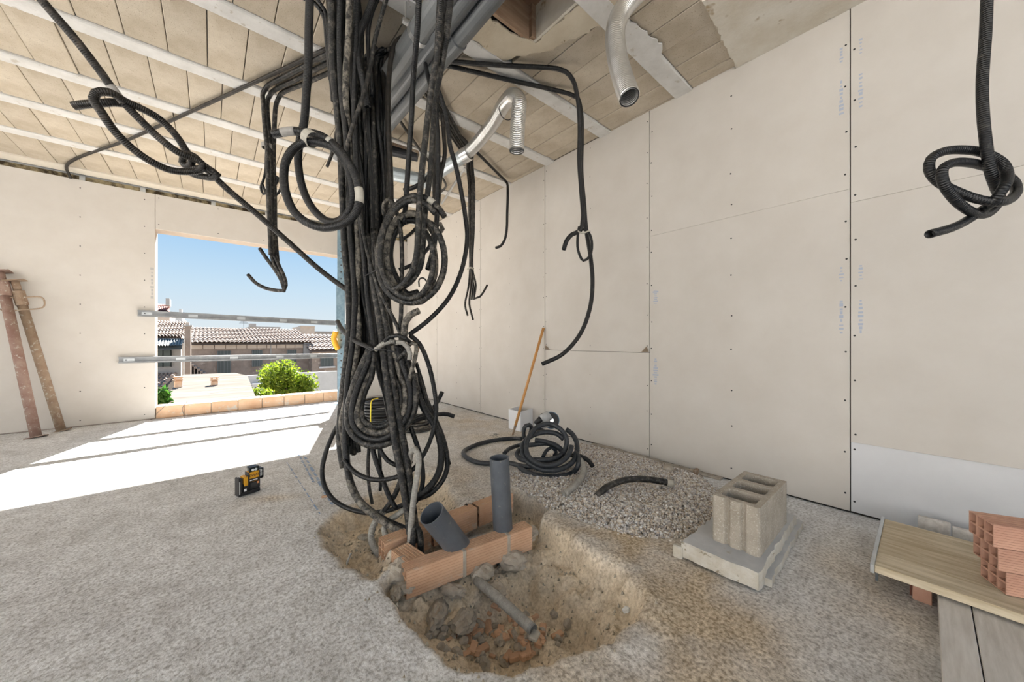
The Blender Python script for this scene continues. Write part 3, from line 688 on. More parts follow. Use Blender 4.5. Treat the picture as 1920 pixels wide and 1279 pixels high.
# flat weathered roof in the foreground with two clay chimney pots, white wall beyond
fr = thing('flat_roofed_annexe', (.5, 14, -6.2), 'low annexe with a weathered pale flat roof below the window', 'annexe')
zf = -.42
c4 = [PY(296, 765, 10.5), PY(480, 765, 10.5), PY(464, 722, 16.), PY(440, 713, 17.4), PY(345, 707, 17.6)]; c4 = [np.array([q[0], q[1], zf+.02*(q[1]-10)]) for q in c4]
MB().prism([(q[0], q[1], q[2]-.12) for q in c4], (0, 0, .12)).build('roof', 'roof_flat', fr)
cc = sum(c4)/5; MB().prism([(cc[0]+(q[0]-cc[0])*.96, cc[1]+(q[1]-cc[1])*.96, -6.2) for q in c4], (0, 0, 5.62)).build('wall', 'house_cream', fr)
def pot(x, y, h, lab, s=.36):
    b = PZ(x, y, zf+.06); t = thing('chimney_pot', b, lab, 'chimney pot', 'clay chimney pots on the flat roof')
    MB().obox(b+(0, 0, h/2), np.eye(3), (s/2, s/2, h/2), .02).build('shaft', 'sill_clay', t)
    MB().obox(b+(0, 0, h+.03), np.eye(3), (s/2+.02, s/2+.02, .02), .005).build('rim', 'sill_clay', t)
    for sx in (-1, 1): MB().obox(b+(sx*s*.36, 0, h+.07), np.eye(3), (.02, s/2, .025)).build('vent_leg', 'sill_clay', t)
    MB().obox(b+(0, 0, h+.105), np.eye(3), (s/2+.02, s/2+.02, .015), .005).build('cover', 'sill_clay', t)
pot(334.5, 727, .20, 'clay chimney pot at the left on the pale flat roof', .17)
pot(402, 723, .14, 'clay chimney pot in the middle of the pale flat roof', .16)
YV = 22.
ww = MB(); a, b = PY(420, 703, YV), PY(632, 703, YV); ww.box((a[0], YV, -6.2), (b[0], YV+.25, a[2]-.1)); ww.build('garden_wall', 'house_white', label='whitewashed garden wall behind the bright tree', cat='garden wall')
ac = PY(485, 727, YV-.4); MB().obox(ac, np.eye(3), (.28, .2, .22), .02).build('air_conditioner', 'house_white', label='white air conditioning box on the whitewashed wall', cat='air conditioner')
# added unseen stuccoed house that bounces sunlight in, behind the camera, across the balcony
nb = thing('light_bounce_house', (-3, -17.5, -6.2), 'unseen tall stuccoed house added for bounced light across the balcony behind the room', 'house')
MB().box((-26, -24, -6.2), (16, -18, 5.5)).build('wall', 'bounce_stucco', nb)
for k in range(9):
    for z in (-.6, 2.6): MB().box((-23+k*4.2, -18, z), (-21.9+k*4.2, -17.93, z+1.5)).build('window', 'shutter', nb)
MB().box((-26.3, -24.3, 5.5), (16.3, -17.7, 5.75)).build('cornice', 'bounce_stucco', nb)
nb = thing('light_bounce_house', (-21, -2, -6.2), 'unseen low whitewashed house added for bounced light beyond the terrace on the open left side', 'house')  # second unseen house, added to bounce light in from the left
MB().box((-26, -20, -6.2), (-15.2, 14, 5.4)).build('wall', 'bounce_whitewash', nb)
for k in range(5): MB().box((-15.2, -13+k*5.2, .2), (-15.13, -11.8+k*5.2, 1.7)).build('window', 'shutter', nb)
MB().box((-26.2, -20.2, 5.4), (-15, 14.2, 5.6)).build('cornice', 'bounce_whitewash', nb)
# trees
def tree(name, lab, c, rx, rz, n, mt, seed, ls=.07):
    r_ = np.random.default_rng(seed); c = np.array(c, float); t = thing(name, (c[0], c[1], -6.2), lab, 'tree')
    tube([(c[0], c[1], -6.2), (c[0]+.05, c[1], -4), (c[0], c[1], c[2]-rz*.3)], .11, .2, 8, False).build('trunk', 'bark', t, smooth=True)
    lob = []
    for k in range(26):
        d = r_.normal(size=3); d /= np.linalg.norm(d); d[2] = d[2]*.9+.15; lob.append((c+d*np.array([rx, rx*.8, rz])*r_.uniform(.35, .8), r_.uniform(.24, .42)*rx))
    for k in range(7):
        q = lob[k][0]; tube([(c[0], c[1], c[2]-rz*.7), (c+q)/2, q], .025, .15, 6, False).build('branch', 'bark', t, smooth=True)
    m = MB(); vs = []; fs = []
    for i in range(n):
        q, s = lob[r_.integers(len(lob))]; d = r_.normal(size=3); d /= np.linalg.norm(d); p = q+d*s*r_.uniform(.55, 1.08)
        u = r_.normal(size=3); u /= np.linalg.norm(u); v = np.cross(u, r_.normal(size=3)); v /= np.linalg.norm(v); l = ls*r_.uniform(.6, 1.3)
        b = len(vs); vs += [p-u*l, p+v*l*.45, p+u*l, p-v*l*.45]; fs.append((b, b+1, b+2, b+3))
    m.add(vs, fs); m.build('foliage', mt, t, kind='stuff')
YT = 15.
tc_ = PY(537, 728, YT); tree('bushy_tree', 'bright yellow-green bushy tree in front of the stone house', tc_, 1.22, 1.05, 12000, 'leaf', 3, .06)
tree('green_bush', 'dark green bush at the lower left corner of the window', PY(293, 746, 9.6), .26, .3, 1800, 'leaf_dark', 5, .05)
tree('roadside_shrub', 'small yellow-green shrub low in the window beside the flat roof', PY(478, 744, 13.2), .5, .2, 1600, 'leaf', 6, .05)

# ------------------------------------------------------------------ grey pipes and silver ducts under the ceiling
def ypipe(xz, y0, y1, r, mt, lab, z, wall=.006):
    t = thing('drain_pipe', (xz, (y0+y1)/2, z), lab, 'pipe', 'grey pipes slung under the ceiling')
    MB().pipe((xz, y0, z), (xz, y1, z), r, wall, 24).build('tube', mt, t, smooth=False)
    for y in (y0+.55, y1-.35):
        if y0 < y < y1: MB().pipe((xz, y-.045, z), (xz, y+.045, z), r+.007, .009, 24).build('socket', mt, t)
    return t
q = PZ(768, 90, 2.74); ypipe(q[0], .9, 3.6, .066, 'pvc_light', 'widest pale grey drain pipe under the ceiling behind the hoses', 2.74)
q = PZ(765, 145, 2.70); ypipe(q[0]+.0, 1.2, 3.5, .045, 'pvc_mid', 'middle grey drain pipe tied below the widest ceiling pipe', 2.70)
q = PZ(785, 150, 2.68); ypipe(q[0]+.035, 1.2, 3.3, .045, 'pvc_mid', 'outer grey drain pipe, lowest of the tied ceiling pipes', 2.68)
q = PZ(868, 42, ZC-.03); ypipe(q[0]-.078, .9, 3.2, .055, 'pvc', 'grey pipe shadow-darkened in colour, tucked against the ceiling beside the white lath', 2.815)  # shadow near the ceiling put into a darker grey
q = PZ(840, 16, 2.72); ypipe(q[0], 1.60, 2.15, .045, 'pvc', 'short pipe shadow-darkened in colour, with its open end facing the room', 2.74)  # same darker grey, shadow carried by the colour
q = PZ(808, 30, 2.74)
st = thing('pipe_strap', (q[0], q[1], 2.74), 'shiny metal strap around the widest ceiling pipe', 'strap')
q = PZ(768, 90, 2.74); MB().pipe((q[0], 1.86, 2.74), (q[0], 1.89, 2.74), .071, .003, 24).build('band', 'steel_bolt', st)
MB().obox((q[0]-.085, 1.875, 2.755), np.eye(3), (.02, .013, .012), .003).build('lug', 'steel_bolt', st)
MB().cyl((q[0]-.085, 1.875, 2.755), (q[0]-.085, 1.875, ZC), .005, n=8).build('hanger_rod', 'steel_bolt', st)

def duct(pts, r, lab, pitch=.012, amp=.0017, mt='alu'):
    t = thing('flexible_duct', np.array(pts[-1]), lab, 'duct', 'silver flexible ducts')
    m = tube(pts, r, pitch/4, 26, False, rfun=lambda l, L: r+amp*math.sin(2*math.pi*l/pitch))
    n = 26; m.f = m.f[:-2]; m.uv = None; m.build('duct_wall', mt, t, smooth=True)
    mi = tube(pts, r*.95, pitch/4, 26, False, rfun=lambda l, L: r*.95-.004+amp*math.sin(2*math.pi*l/pitch)); mi.f = [f[::-1] for f in mi.f[:-2]]; mi.uv = None
    mi.build('duct_lining', mt, t, smooth=True)
    return t
duct(px((1215, -30, 1.90), (1190, -8, 1.90), (1166, 22, 1.89), (1154, 55, 1.86), (1156, 100, 1.82), (1167, 145, 1.76), (1180, 183, 1.70)), .049, 'silver flexible duct hanging from the ceiling close to the right wall')
d2 = duct(px((872, 291, 3.05), (895, 268, 2.95), (925, 230, 2.75), (945, 196, 2.60), (962, 180, 2.47), (973, 190, 2.42), (972, 215, 2.41), (970, 250, 2.40), (969, 283, 2.40)), .05, 'silver flexible duct bent over like a cane below the ceiling')
tube(px((938, 196, 2.55), (936, 205, 2.45), (944, 222, 2.42), (955, 225, 2.45), (962, 212, 2.5)), .003, .01, 6, False).build('wire_tie', 'black_plastic', d2)
t = thing('metal_tube', P(835, 315, 3.2), 'grey-blue galvanised tube joined to the bent silver duct', 'duct')
MB().pipe(P(800, 338, 3.42), P(876, 288, 3.04), .056, .003, 26).build('tube', 'duct_zinc', t)
MB().pipe(P(868, 293, 3.06), P(880, 286, 3.02), .062, .006, 26).build('clip', 'steel_bolt', t)
t = thing('metal_tube', P(770, 330, 3.3), 'straight galvanised tube seen between the hanging hoses', 'duct')
MB().pipe(P(700, 318, 3.3), P(800, 340, 3.4), .062, .003, 26).build('tube', 'duct_zinc', t)
t = thing('hanging_fixture', P(765, 288, 3.2), 'black pipe clamped on a rusty bracket behind the hanging hoses', 'pipe')
MB().cyl(P(722, 279, 3.2), P(783, 293, 3.25), .048, n=16).build('pipe', 'black_plastic', t)
MB().obox(P(752, 277, 3.2), np.array([ (P(790, 287, 3.25)-P(730, 268, 3.2))/np.linalg.norm(P(790, 287, 3.25)-P(730, 268, 3.2)), FW, (0, 0, 1)]), (.16, .03, .012)).build('bracket', 'rust', t)

# ------------------------------------------------------------------ hoses
HN = [0]
def hose(pts, w=None, r=None, mt='hose_black', lab=None, group=None, d=2., step=.025, tapes=(), name='corrugated_hose', cat='hose', n=10):
    """pts: picture points with depth, or world points; w: width in picture pixels at the mean depth"""
    if len(pts[0]) == 3 and isinstance(pts[0], np.ndarray): wp = list(pts)
    else: wp = px(*pts, d=d)
    if r is None:
        md = np.mean([np.dot(np.array(q)-O, FW) for q in wp]); r = w/2*md/F_PX
    m = tube(wp, r, step, n); o = m.build(name, mt, smooth=True, label=lab, cat=cat, group=group)
    c = spline(wp, .01); L = len(c)
    for (f0, f1, tm) in tapes:
        a, b = int(f0*(L-1)), max(int(f0*(L-1))+2, int(f1*(L-1))); tm_ = tube(c[a:b+1], r*1.07, .01, n, True, wall=.95); tm_.uv = None; tm_.build('tape', tm, o, smooth=True)
    return o
def tie(pts, lab, d=1.8, r=.003):
    o = tube(px(*pts, d=d), r, .012, 6, False); o.uv = None
    return o.build('cable_tie', 'black_plastic', smooth=True, label=lab, cat='cable tie')
D0 = 1.93
GB = 'hose strands packed into the central bundle'; LB = 'black corrugated hose packed upright in the thick central bundle'
# back and middle strands of the bundle, ceiling to the waist tie and on into the pit
r_ = random.Random(11)
def edge(y, tab):
    for (a, b) in zip(tab[:-1], tab[1:]):
        if a[0] <= y <= b[0]: return a[1]+(b[1]-a[1])*(y-a[0])/(b[0]-a[0])
    return tab[-1][1]
LE = [(0, 612), (130, 624), (200, 630), (300, 642), (380, 646), (450, 650), (560, 657), (650, 662), (700, 655)]
RE = [(0, 722), (130, 724), (200, 724), (300, 727), (380, 728), (450, 722), (560, 727), (650, 738), (700, 742)]
for k in range(40):
    u = (k % 20+.5)/20+r_.uniform(-.03, .03); back = k//20
    dep = 2.04+.11*back+r_.uniform(-.03, .03); pts = []
    uu = u; pre = []
    top = 122-r_.uniform(0, 18) if u > .55 else 40*u
    if u > .55:
        Xc = edge(top, LE)+(edge(top, RE)-edge(top, LE))*u; q = PZ(Xc, top+6, ZC-.03); dd_ = np.dot(q-O, FW)
        pre = [PZ(Xc+22+r_.uniform(-6, 14), top-16, ZC-.035), PZ(Xc+5, top, ZC-.04)]; pts.append((Xc, top+30, dd_-.06))
        y0 = top+110
    else:
        pts.append((edge(0, LE)+(edge(0, RE)-edge(0, LE))*u, -18, min(dep, 1.9))); y0 = 70
    for y in range(int(y0), 700, 95):
        uu = min(.985, max(.015, u+r_.uniform(-.07, .07))); pts.append((edge(y, LE)+(edge(y, RE)-edge(y, LE))*uu, y, dep))
    side = u < .5
    if side: pts += [(648+40*u, 770, dep-.05), (650+50*u, 830+r_.uniform(-30, 25), dep-.05)]
    else: pts += [(712+30*u, 770, dep-.08), (730+30*u, 860, dep-.12), (745+30*u, 940, 1.88), (760+20*u, 1005, 1.78)]
    pts = pre+px(*pts)
    hose(pts, r=.0125 if back else .0135, mt=r_.choice(('hose_black', 'hose_dusty', 'hose_brown', 'hose_black')), lab=LB, group=GB, n=8, step=.035)
# traced front strands
hose([(621,-15,1.82),(622,60,1.86),(625,130,1.89),(632,200,1.92),(638,270,1.93),(641,330,1.94),(644,400,1.94),(647,470,1.94),(652,520,1.94),(655,570,1.94),(655,620,1.94),(648,690,1.95),(641,750,1.95),(637,800,1.95),(638,840,1.95),(644,876,1.95)], 13, mt='hose_dusty', lab='leftmost thick dusty hose of the bundle, its cut end dangling above the floor')
hose([(638,-15,1.83),(637,100,1.88),(641,180,1.9),(649,250,1.9),(653,330,1.91),(656,420,1.91),(662,500,1.91),(666,560,1.91),(662,640,1.91),(653,710,1.91),(648,790,1.91),(649,850,1.91),(655,895,1.91),(672,936,1.9),(700,962,1.87),(732,981,1.83),(770,996,1.78)], 12, mt='hose_black', lab='thick black hose sweeping from the left of the bundle into the brick channel')
hose([(656,-15,1.80),(653,80,1.86),(649,130,1.88),(649,200,1.9),(656,260,1.92),(661,330,1.92),(668,400,1.92),(672,480,1.92),(668,560,1.92),(672,620,1.92),(664,690,1.92),(650,750,1.92),(641,790,1.93),(645,830,1.93),(651,874,1.92),(659,914,1.9),(677,945,1.87),(704,968,1.84),(735,988,1.8),(768,1004,1.76)], 12, mt='hose_muddy', lab='mud-caked hose running beside the thick black one into the brick channel')
hose([(669,-15,1.84),(667,60,1.88),(665,110,1.9),(664,200,1.9),(668,300,1.9),(675,400,1.89),(683,480,1.89),(690,560,1.89),(698,620,1.87),(702,656,1.86)], 11, mt='hose_black', lab=LB, group=GB)
hose([(728,-14,1.85),(712,40,1.9),(702,80,1.93),(695,120,1.92),(681,180,1.86),(662,235,1.84),(648,285,1.84),(641,325,1.86),(640,370,1.9)], 8, mt='hose_dusty', lab='slim hose slanting across the front of the bundle near the ceiling')
hose([(705,-14,1.9),(690,25,1.92),(680,48,1.93),(672,72,1.92),(672,110,1.9),(680,150,1.9),(690,200,1.92)], 12, mt='hose_black', lab='black hose curving left from the ceiling into the top of the bundle')
hose([(715,-14,1.95),(700,15,1.96),(692,45,1.97),(690,80,1.97),(694,130,1.95),(697,180,1.95)], 8, mt='hose_black', lab='thin black hose dropping between two curved hoses at the bundle top')
hose([(575,-15,1.90),(596,0,1.93),(608,18,1.96),(615,60,1.99),(618,120,2.0),(624,190,2.02)], 7, mt='hose_black', lab='thin black hose arching in from the left at the very top of the bundle')
hose([(560,-8,1.93),(590,6,1.96),(606,28,1.99),(613,80,2.0),(620,150,2.02)], 8, mt='hose_black', lab='second thin hose arching in below it at the top left of the bundle')
hose([(758,68,2.16),(744,78,2.14),(736,95,2.12),(731,125,2.1),(728,170,2.06),(728,230,2.02),(731,300,1.98),(733,370,1.97),(731,430,1.97),(725,500,1.97),(728,570,1.97),(735,640,1.94),(744,720,1.9)], 10, mt='hose_brown', lab='brownish hose forming the right edge of the bundle, bent at the ceiling pipe')
hose([(675,395,1.86),(681,435,1.84),(694,491,1.83),(715,552,1.82),(738,598,1.82),(749,622,1.83),(752,650,1.85)], 7, mt='hose_dusty', lab='slim hose cutting diagonally down the front of the bundle to the waist tie')
hose([(733,372,1.84),(743,396,1.82),(751,432,1.81),(754,480,1.81),(753,540,1.81),(752,590,1.82),(750,625,1.84)], 8, mt='hose_dusty', lab='straight slim hose hanging through the middle of the round coil')
hose([(700,430,1.92),(706,520,1.88),(720,590,1.86),(728,640,1.84),(735,700,1.83),(745,770,1.83),(763,862,1.82),(773,943,1.79),(782,1018,1.72)], 13, mt='hose_dusty', lab='right one of two straight muddy hoses running down into the channel')
hose([(690,440,1.92),(700,530,1.88),(712,600,1.85),(718,650,1.83),(724,700,1.82),(732,760,1.81),(740,821,1.81),(753,892,1.8),(765,963,1.77),(771,1014,1.72)], 14, mt='hose_dusty', lab='left one of two straight muddy hoses running down into the channel')
# the big U loops tied at the waist
LU = 'dusty hose looped in a deep U below the waist tie of the bundle'; GU = 'U loops hanging from the waist tie'
def uloop(s, dep, mt, w, lab):
    base = [(700,640),(685,672),(664,722),(652,770),(655,803),(673,826),(704,836),(732,829),(754,809),(771,784),(779,754),(777,716),(764,678),(750,648)]
    cx_, cy_ = 712, 752
    pts = [(cx_+(x-cx_)*s if y > 670 else 700+(x-700)*s+5*(1-s), cy_+(y-cy_)*(s if y > 670 else 1), dep+.012*math.sin(i*1.3+s*9)) for i, (x, y) in enumerate(base)]
    hose(pts, w, mt=mt, lab=lab, group=GU, step=.02)
for i, (s, dep, mt, w) in enumerate(((1.0, 1.86, 'hose_dusty', 13), (.86, 1.84, 'hose_black', 12), (.90, 1.88, 'hose_dusty', 13), (.72, 1.85, 'hose_muddy', 12), (.58, 1.86, 'hose_dusty', 11), (.78, 1.9, 'hose_muddy', 12), (.66, 1.88, 'hose_muddy', 11))): uloop(s, dep, mt, w, 'hose looped in a deep U below the waist tie, '+('outermost and lowest', 'third from outside, black', 'second from outside', 'muddy, fifth from outside', 'innermost', 'muddy, fourth from outside', 'muddy, next to the innermost')[i])
# ends and short pieces around the waist tie
hose([(756,640,1.82),(758,624,1.81),(760,604,1.8),(769,591,1.79),(785,583,1.78)], 13, mt='hose_muddy', lab='muddy hose end pointing up to the right above the waist tie')
hose([(704,656,1.79),(718,645,1.78),(732,640,1.79),(742,642,1.81)], 9, mt='hose_grey', lab='short pale hose end pointing left at the waist tie')
hose([(721,640,1.78),(731,631,1.77),(746,629,1.77),(760,634,1.78),(768,641,1.8)], 8, mt='hose_black', lab='black hose arched over the waist tie')
hose([(745,642,1.79),(756,643,1.78),(765,652,1.78),(769,664,1.78),(768,675,1.78)], 9, mt='hose_grey', lab='pale hose end curling down at the right of the waist tie')
hose([(764,650,1.82),(772,643,1.81),(780,646,1.81),(779,668,1.81),(773,690,1.81),(767,714,1.81)], 8, mt='hose_muddy', lab='pale muddy hose hooked over at the right side of the waist tie')
tube(px((765,646,1.87),(776,642,1.88),(783,650,1.88),(781,662,1.88),(776,672,1.88)), .008, .01, 8, False).build('orange_cable', 'orange', smooth=True, label='orange cable loop behind the waist tie', cat='cable')
hose([(744,680,1.85),(752,668,1.8),(762,658,1.79),(768,652,1.8)], 8, mt='hose_dusty', lab='short dusty hose crossing below the waist tie')
hose([(633,603,2.2),(640,616,2.1),(653,630,1.98),(668,640,1.88),(686,648,1.82),(703,656,1.8)], 9, mt='hose_black', lab='black hose reaching from the steel post to the waist tie')
tie([(690,660,1.84),(702,656,1.78),(722,656,1.76),(745,662,1.75),(762,668,1.77)], 'black tie around the waist of the bundle')
tie([(682,520,1.9),(696,511,1.82),(712,506,1.78),(730,506,1.77),(742,511,1.79)], 'black tie holding the round coil to the bundle')
# the round coil at the front right of the bundle
CX, CYY = 772, 476
def ring(pts, w, mt, lab, dep=1.78, tapes=()): hose([(610+x/5.33, 360+y/5.33, dep+(0 if len(q) < 3 else q[2])) for q in pts for (x, y) in [q[:2]]], w, mt=mt, lab=lab, tapes=tapes, step=.018)
ring([(1190,245),(1120,150),(1030,75),(900,40),(770,85),(650,215),(575,390),(535,570),(530,760),(580,930),(680,1050),(830,1105),(980,1075),(1110,960),(1185,770),(1180,560),(1090,350),(1000,290,.04)], 12, 'hose_dusty', 'outermost dusty hose of the round coil, its taped end at the upper right', 1.77, ((.055, .075, 'tape'),))
ring([(1100,215),(1010,130),(920,85),(830,90),(700,180),(600,340),(560,520),(555,720),(610,890),(700,1000),(830,1060),(960,1020),(1050,880),(1080,700),(1060,520),(1000,400,.05)], 11, 'hose_dusty', 'second hose of the round coil, its open end just left of the taped one', 1.75)
ring([(1080,400),(960,250),(850,215),(740,260),(650,380),(610,560),(615,740),(680,910),(790,1040),(900,1070),(1010,1000),(1080,860),(1095,700),(1070,520)], 13, 'hose_muddy', 'muddy inner turn of the round coil', 1.82)
ring([(980,330),(880,285),(780,300),(690,420),(650,570),(655,720),(720,880),(820,1020),(930,1000)], 12, 'hose_black', 'black innermost turn of the round coil', 1.85)
hose([(872,-20,1.80),(838,-15,1.80),(829,67,1.9),(819,134,1.98),(818,215,2.0),(822,265,2.0),(821,333,2.0),(820,383,1.98),(818,425,1.95),(812,470,1.9),(800,510,1.85)], 10, mt='hose_black', lab='black hose falling from the ceiling behind the right of the round coil') if False else hose([(840,-15,1.55),(831,40,1.66),(825,85,1.78),(820,134,1.88),(818,215,1.97),(821,265,1.97),(821,333,1.97),(820,383,1.96),(818,425,1.93),(812,470,1.9),(802,505,1.86)], 10, mt='hose_black', lab='black hose falling from the ceiling behind the right of the round coil')
hose([(827,-15,1.52),(823,50,1.6),(820,100,1.68),(811,151,1.73),(803,215,1.78),(796,274,1.76),(790,333,1.75),(786,390,1.74),(784,440,1.73),(781,480,1.73),(772,510,1.73),(755,533,1.74),(738,542,1.75),(722,530,1.77),(710,500,1.79),(707,460,1.81)], 12, mt='hose_dusty', lab='speckled hose dropping from the ceiling and turning up inside the round coil')
hose([(786,-15,1.56),(783,50,1.64),(779,101,1.72),(775,151,1.81),(772,215,1.8),(768,274,1.8),(764,333,1.8),(760,391,1.81),(757,420,1.83)], 10, mt='hose_black', lab='straight black hose from the ceiling down to the top of the round coil')
hose([(846,-15,1.56),(838,60,1.64),(827,130,1.74),(815,190,1.82),(812,250,1.86),(806,330,1.84),(797,400,1.80),(793,460,1.78),(788,500,1.77),(768,530,1.76),(748,541,1.77)], 11, mt='hose_dusty', lab='worn hose with flaked mud falling just right of the speckled one')
hose([(793,95,2.2),(800,130,2.1),(808,160,2.0),(819,165,1.95),(836,215,1.95),(844,274,1.95),(854,309,1.96),(866,366,1.97),(873,410,1.98),(876,447,1.98),(866,505,1.97),(842,558,1.95),(805,599,1.9),(767,628,1.86)], 8.5, mt='hose_black', lab='hose making a wide free arc right of the coil back to the waist tie')
hose([(829,205,2.0),(832,250,2.0),(834,290,2.0),(826,330,2.0),(822,380,1.98)], 8, mt='hose_brown', lab='short bowed hose hanging right of the ceiling drop')
hose([(816,150,2.05),(818,230,2.05),(816,300,2.05),(815,350,2.04),(817,400,2.02)], 9, mt='hose_brown', lab='brown hose half hidden behind the ceiling drops')
hose([(757,357,2.0),(775,352,2.0),(790,343,2.02),(812,322,2.05),(826,306,2.08)], 8, mt='hose_black', lab='thin hose slanting up to the right above the round coil')
hose([(748,506,1.88),(770,498,1.9),(790,480,1.95),(805,462,2.0),(812,440,2.02)], 7, mt='hose_black', lab='thin hose with an open end inside the round coil')
hose([(756,448,1.95),(768,440,1.97),(778,430,2.0),(790,415,2.02)], 6, mt='hose_black', lab='very thin hose crossing the top of the round coil opening')
tube(px((786,538,1.86),(786,524,1.85),(793,521,1.85),(800,528,1.86),(802,545,1.87),(796,567,1.83),(775,572,1.8)), .004, .01, 6, False).build('thin_wire', 'black_plastic', smooth=True, label='thin wire curled at the lower right of the round coil', cat='wire')
ring([(1060,400,.06),(1100,330,.08),(1150,320,.1),(1170,370,.1),(1120,420,.08)], 9, 'hose_muddy', 'muddy hose knuckle at the right shoulder of the round coil', 1.85)
ring([(590,230),(575,160),(600,90),(640,70),(655,110),(640,170)], 7, 'hose_muddy', 'small muddy hose loop at the left shoulder of the round coil', 1.9)
# lower loops and loose ends down to the pit
hose([(655,735,1.98),(645,775,1.98),(623,817,1.98),(610,851,1.98),(604,882,1.98),(608,910,1.98),(623,935,1.98),(647,951,1.97),(675,960,1.95),(695,962,1.93),(736,955,1.9),(765,942,1.9)], 8.5, mt='hose_black', lab='slim black hose in a wide loop out to the left near the floor')
hose([(769,629,1.84),(786,644,1.84),(803,682,1.86),(814,729,1.88),(818,766,1.9),(814,800,1.9),(803,835,1.9),(791,858,1.88),(777,878,1.84),(751,892,1.8),(716,900,1.8),(686,896,1.82),(661,882,1.86),(646,862,1.9)], 8.5, mt='hose_black', lab='black hose swinging out right from the waist and back left below the loops')
hose([(710,836,1.86),(716,850,1.85),(727,864,1.85),(748,875,1.86)], 8, mt='hose_black', lab='short black hose dipping right under the U loops')
hose([(692,836,1.95),(690,872,1.95),(692,912,1.95),(698,945,1.95)], 6, mt='hose_dusty', lab='thin hose hanging straight below the U loops')
hose([(697,836,1.88),(704,862,1.88),(713,887,1.88),(728,927,1.87),(743,955,1.86)], 9, mt='hose_black', lab='black hose slanting right below the U loops into the pit')
hose([(711,838,1.9),(713,880,1.9),(713,920,1.9)], 6, mt='hose_black', lab='short straight hose with a cut end below the U loops')
hose([(770,865,1.9),(752,900,1.9),(740,929,1.9),(724,953,1.9),(706,976,1.88),(697,998,1.84),(697,1018,1.8),(712,1042,1.75)], 10, mt='hose_dusty', lab='dusty hose bending away under the others into the rubble left of the bricks')
hose([(765,950,1.88),(745,966,1.88),(727,978,1.85),(720,992,1.82),(724,1008,1.79),(735,1022,1.76)], 11, mt='hose_grey', lab='short grey hose elbow lying left of the brick channel')
hose([(720,958,1.9),(708,972,1.88),(698,990,1.84),(696,1012,1.8),(706,1034,1.75),(716,1046,1.72)], 12, mt='hose_grey', lab='pale grey hose elbow furthest left of the brick channel')
hose([(775,700,1.92),(783,735,1.92),(797,770,1.93),(816,800,1.94),(827,841,1.94),(824,882,1.93),(810,908,1.91),(791,926,1.89),(765,938,1.86)], 13, mt='hose_black', lab='thick black hose bowed out to the right above the pit')
hose([(800,752,1.98),(815,785,1.98),(828,815,1.98),(837,850,1.97),(838,880,1.96),(826,906,1.94),(806,926,1.91),(780,936,1.88)], 10, mt='hose_black', lab='outer bowed hose right of the thick one above the pit')
hose([(782,700,1.96),(795,740,1.96),(807,775,1.97),(822,806,1.97),(833,838,1.97),(842,871,1.97)], 8, mt='hose_black', lab='hose ending in a cut tip at the right above the floor')
hose([(780,680,2.0),(791,715,2.0),(803,760,2.0),(812,790,2.0)], 7, mt='hose_black', lab='thin hose slanting down from the waist behind the bowed hoses')
hose([(770,800,1.92),(782,835,1.92),(790,865,1.92),(793,900,1.92),(786,930,1.9),(772,950,1.88)], 9, mt='hose_black', lab='black hose curving down beside the pale upright hook')
hose([(769,1018,1.68),(771,985,1.70),(774,950,1.72),(780,905,1.74),(785,872,1.76),(784,852,1.77),(778,842,1.79),(771,848,1.82),(767,870,1.84)], 11, mt='hose_grey', lab='pale grey hose standing like a walking stick at the front of the bundle', tapes=())
hose([(771,1040,1.66),(779,985,1.7),(787,1000,1.7),(789,1048,1.66)], 12, mt='hose_dusty', lab='dark hose stub between the bricks at the foot of the bundle')
hose([(740,805,1.98),(770,793,2.0),(797,783,2.02),(822,777,2.05),(840,777,2.06),(852,781,2.06)], 8, mt='hose_black', lab='hose end sticking out right just above the floor, bending down')
hose([(735,790,2.0),(770,789,2.03),(790,780,2.06),(810,768,2.1),(822,750,2.12),(829,735,2.12)], 8, mt='hose_black', lab='hose end poking out right and upward behind the bowed hoses')

# coil with taped loops hanging left of the bundle
hose([(581,-15,1.66),(579,60,1.66),(578,120,1.66),(574,180,1.67),(570,230,1.68),(562,265,1.70),(559,300,1.72),(563,335,1.73),(574,370,1.72),(592,398,1.70),(615,415,1.67),(636,414,1.64),(653,398,1.62),(662,370,1.61),(659,335,1.6),(645,300,1.6),(625,277,1.6),(600,268,1.60),(575,266,1.6),(552,278,1.59),(537,300,1.58),(532,330,1.57),(536,362,1.56),(550,395,1.56),(575,417,1.56),(605,427,1.57),(640,421,1.57),(665,402,1.57),(674,375,1.57),(668,335,1.57),(650,298,1.58),(625,270,1.6),(600,254,1.61),(575,248,1.62),(545,246,1.62),(512,252,1.62)],
     14.5, mt='hose_black', lab='thick speckled conduit hung in a double round coil left of the bundle', step=.016, n=14, tapes=((.80, .818, 'tape'), (.968, .989, 'tape_grey'), (.905, .912, 'tape')))
MB().pipe(P(576, 256, 1.605), P(587, 263, 1.60), .036, .002, 16).build('tape_band', 'tape', label='band of pale tape gathering the top of the double coil', cat='tape')
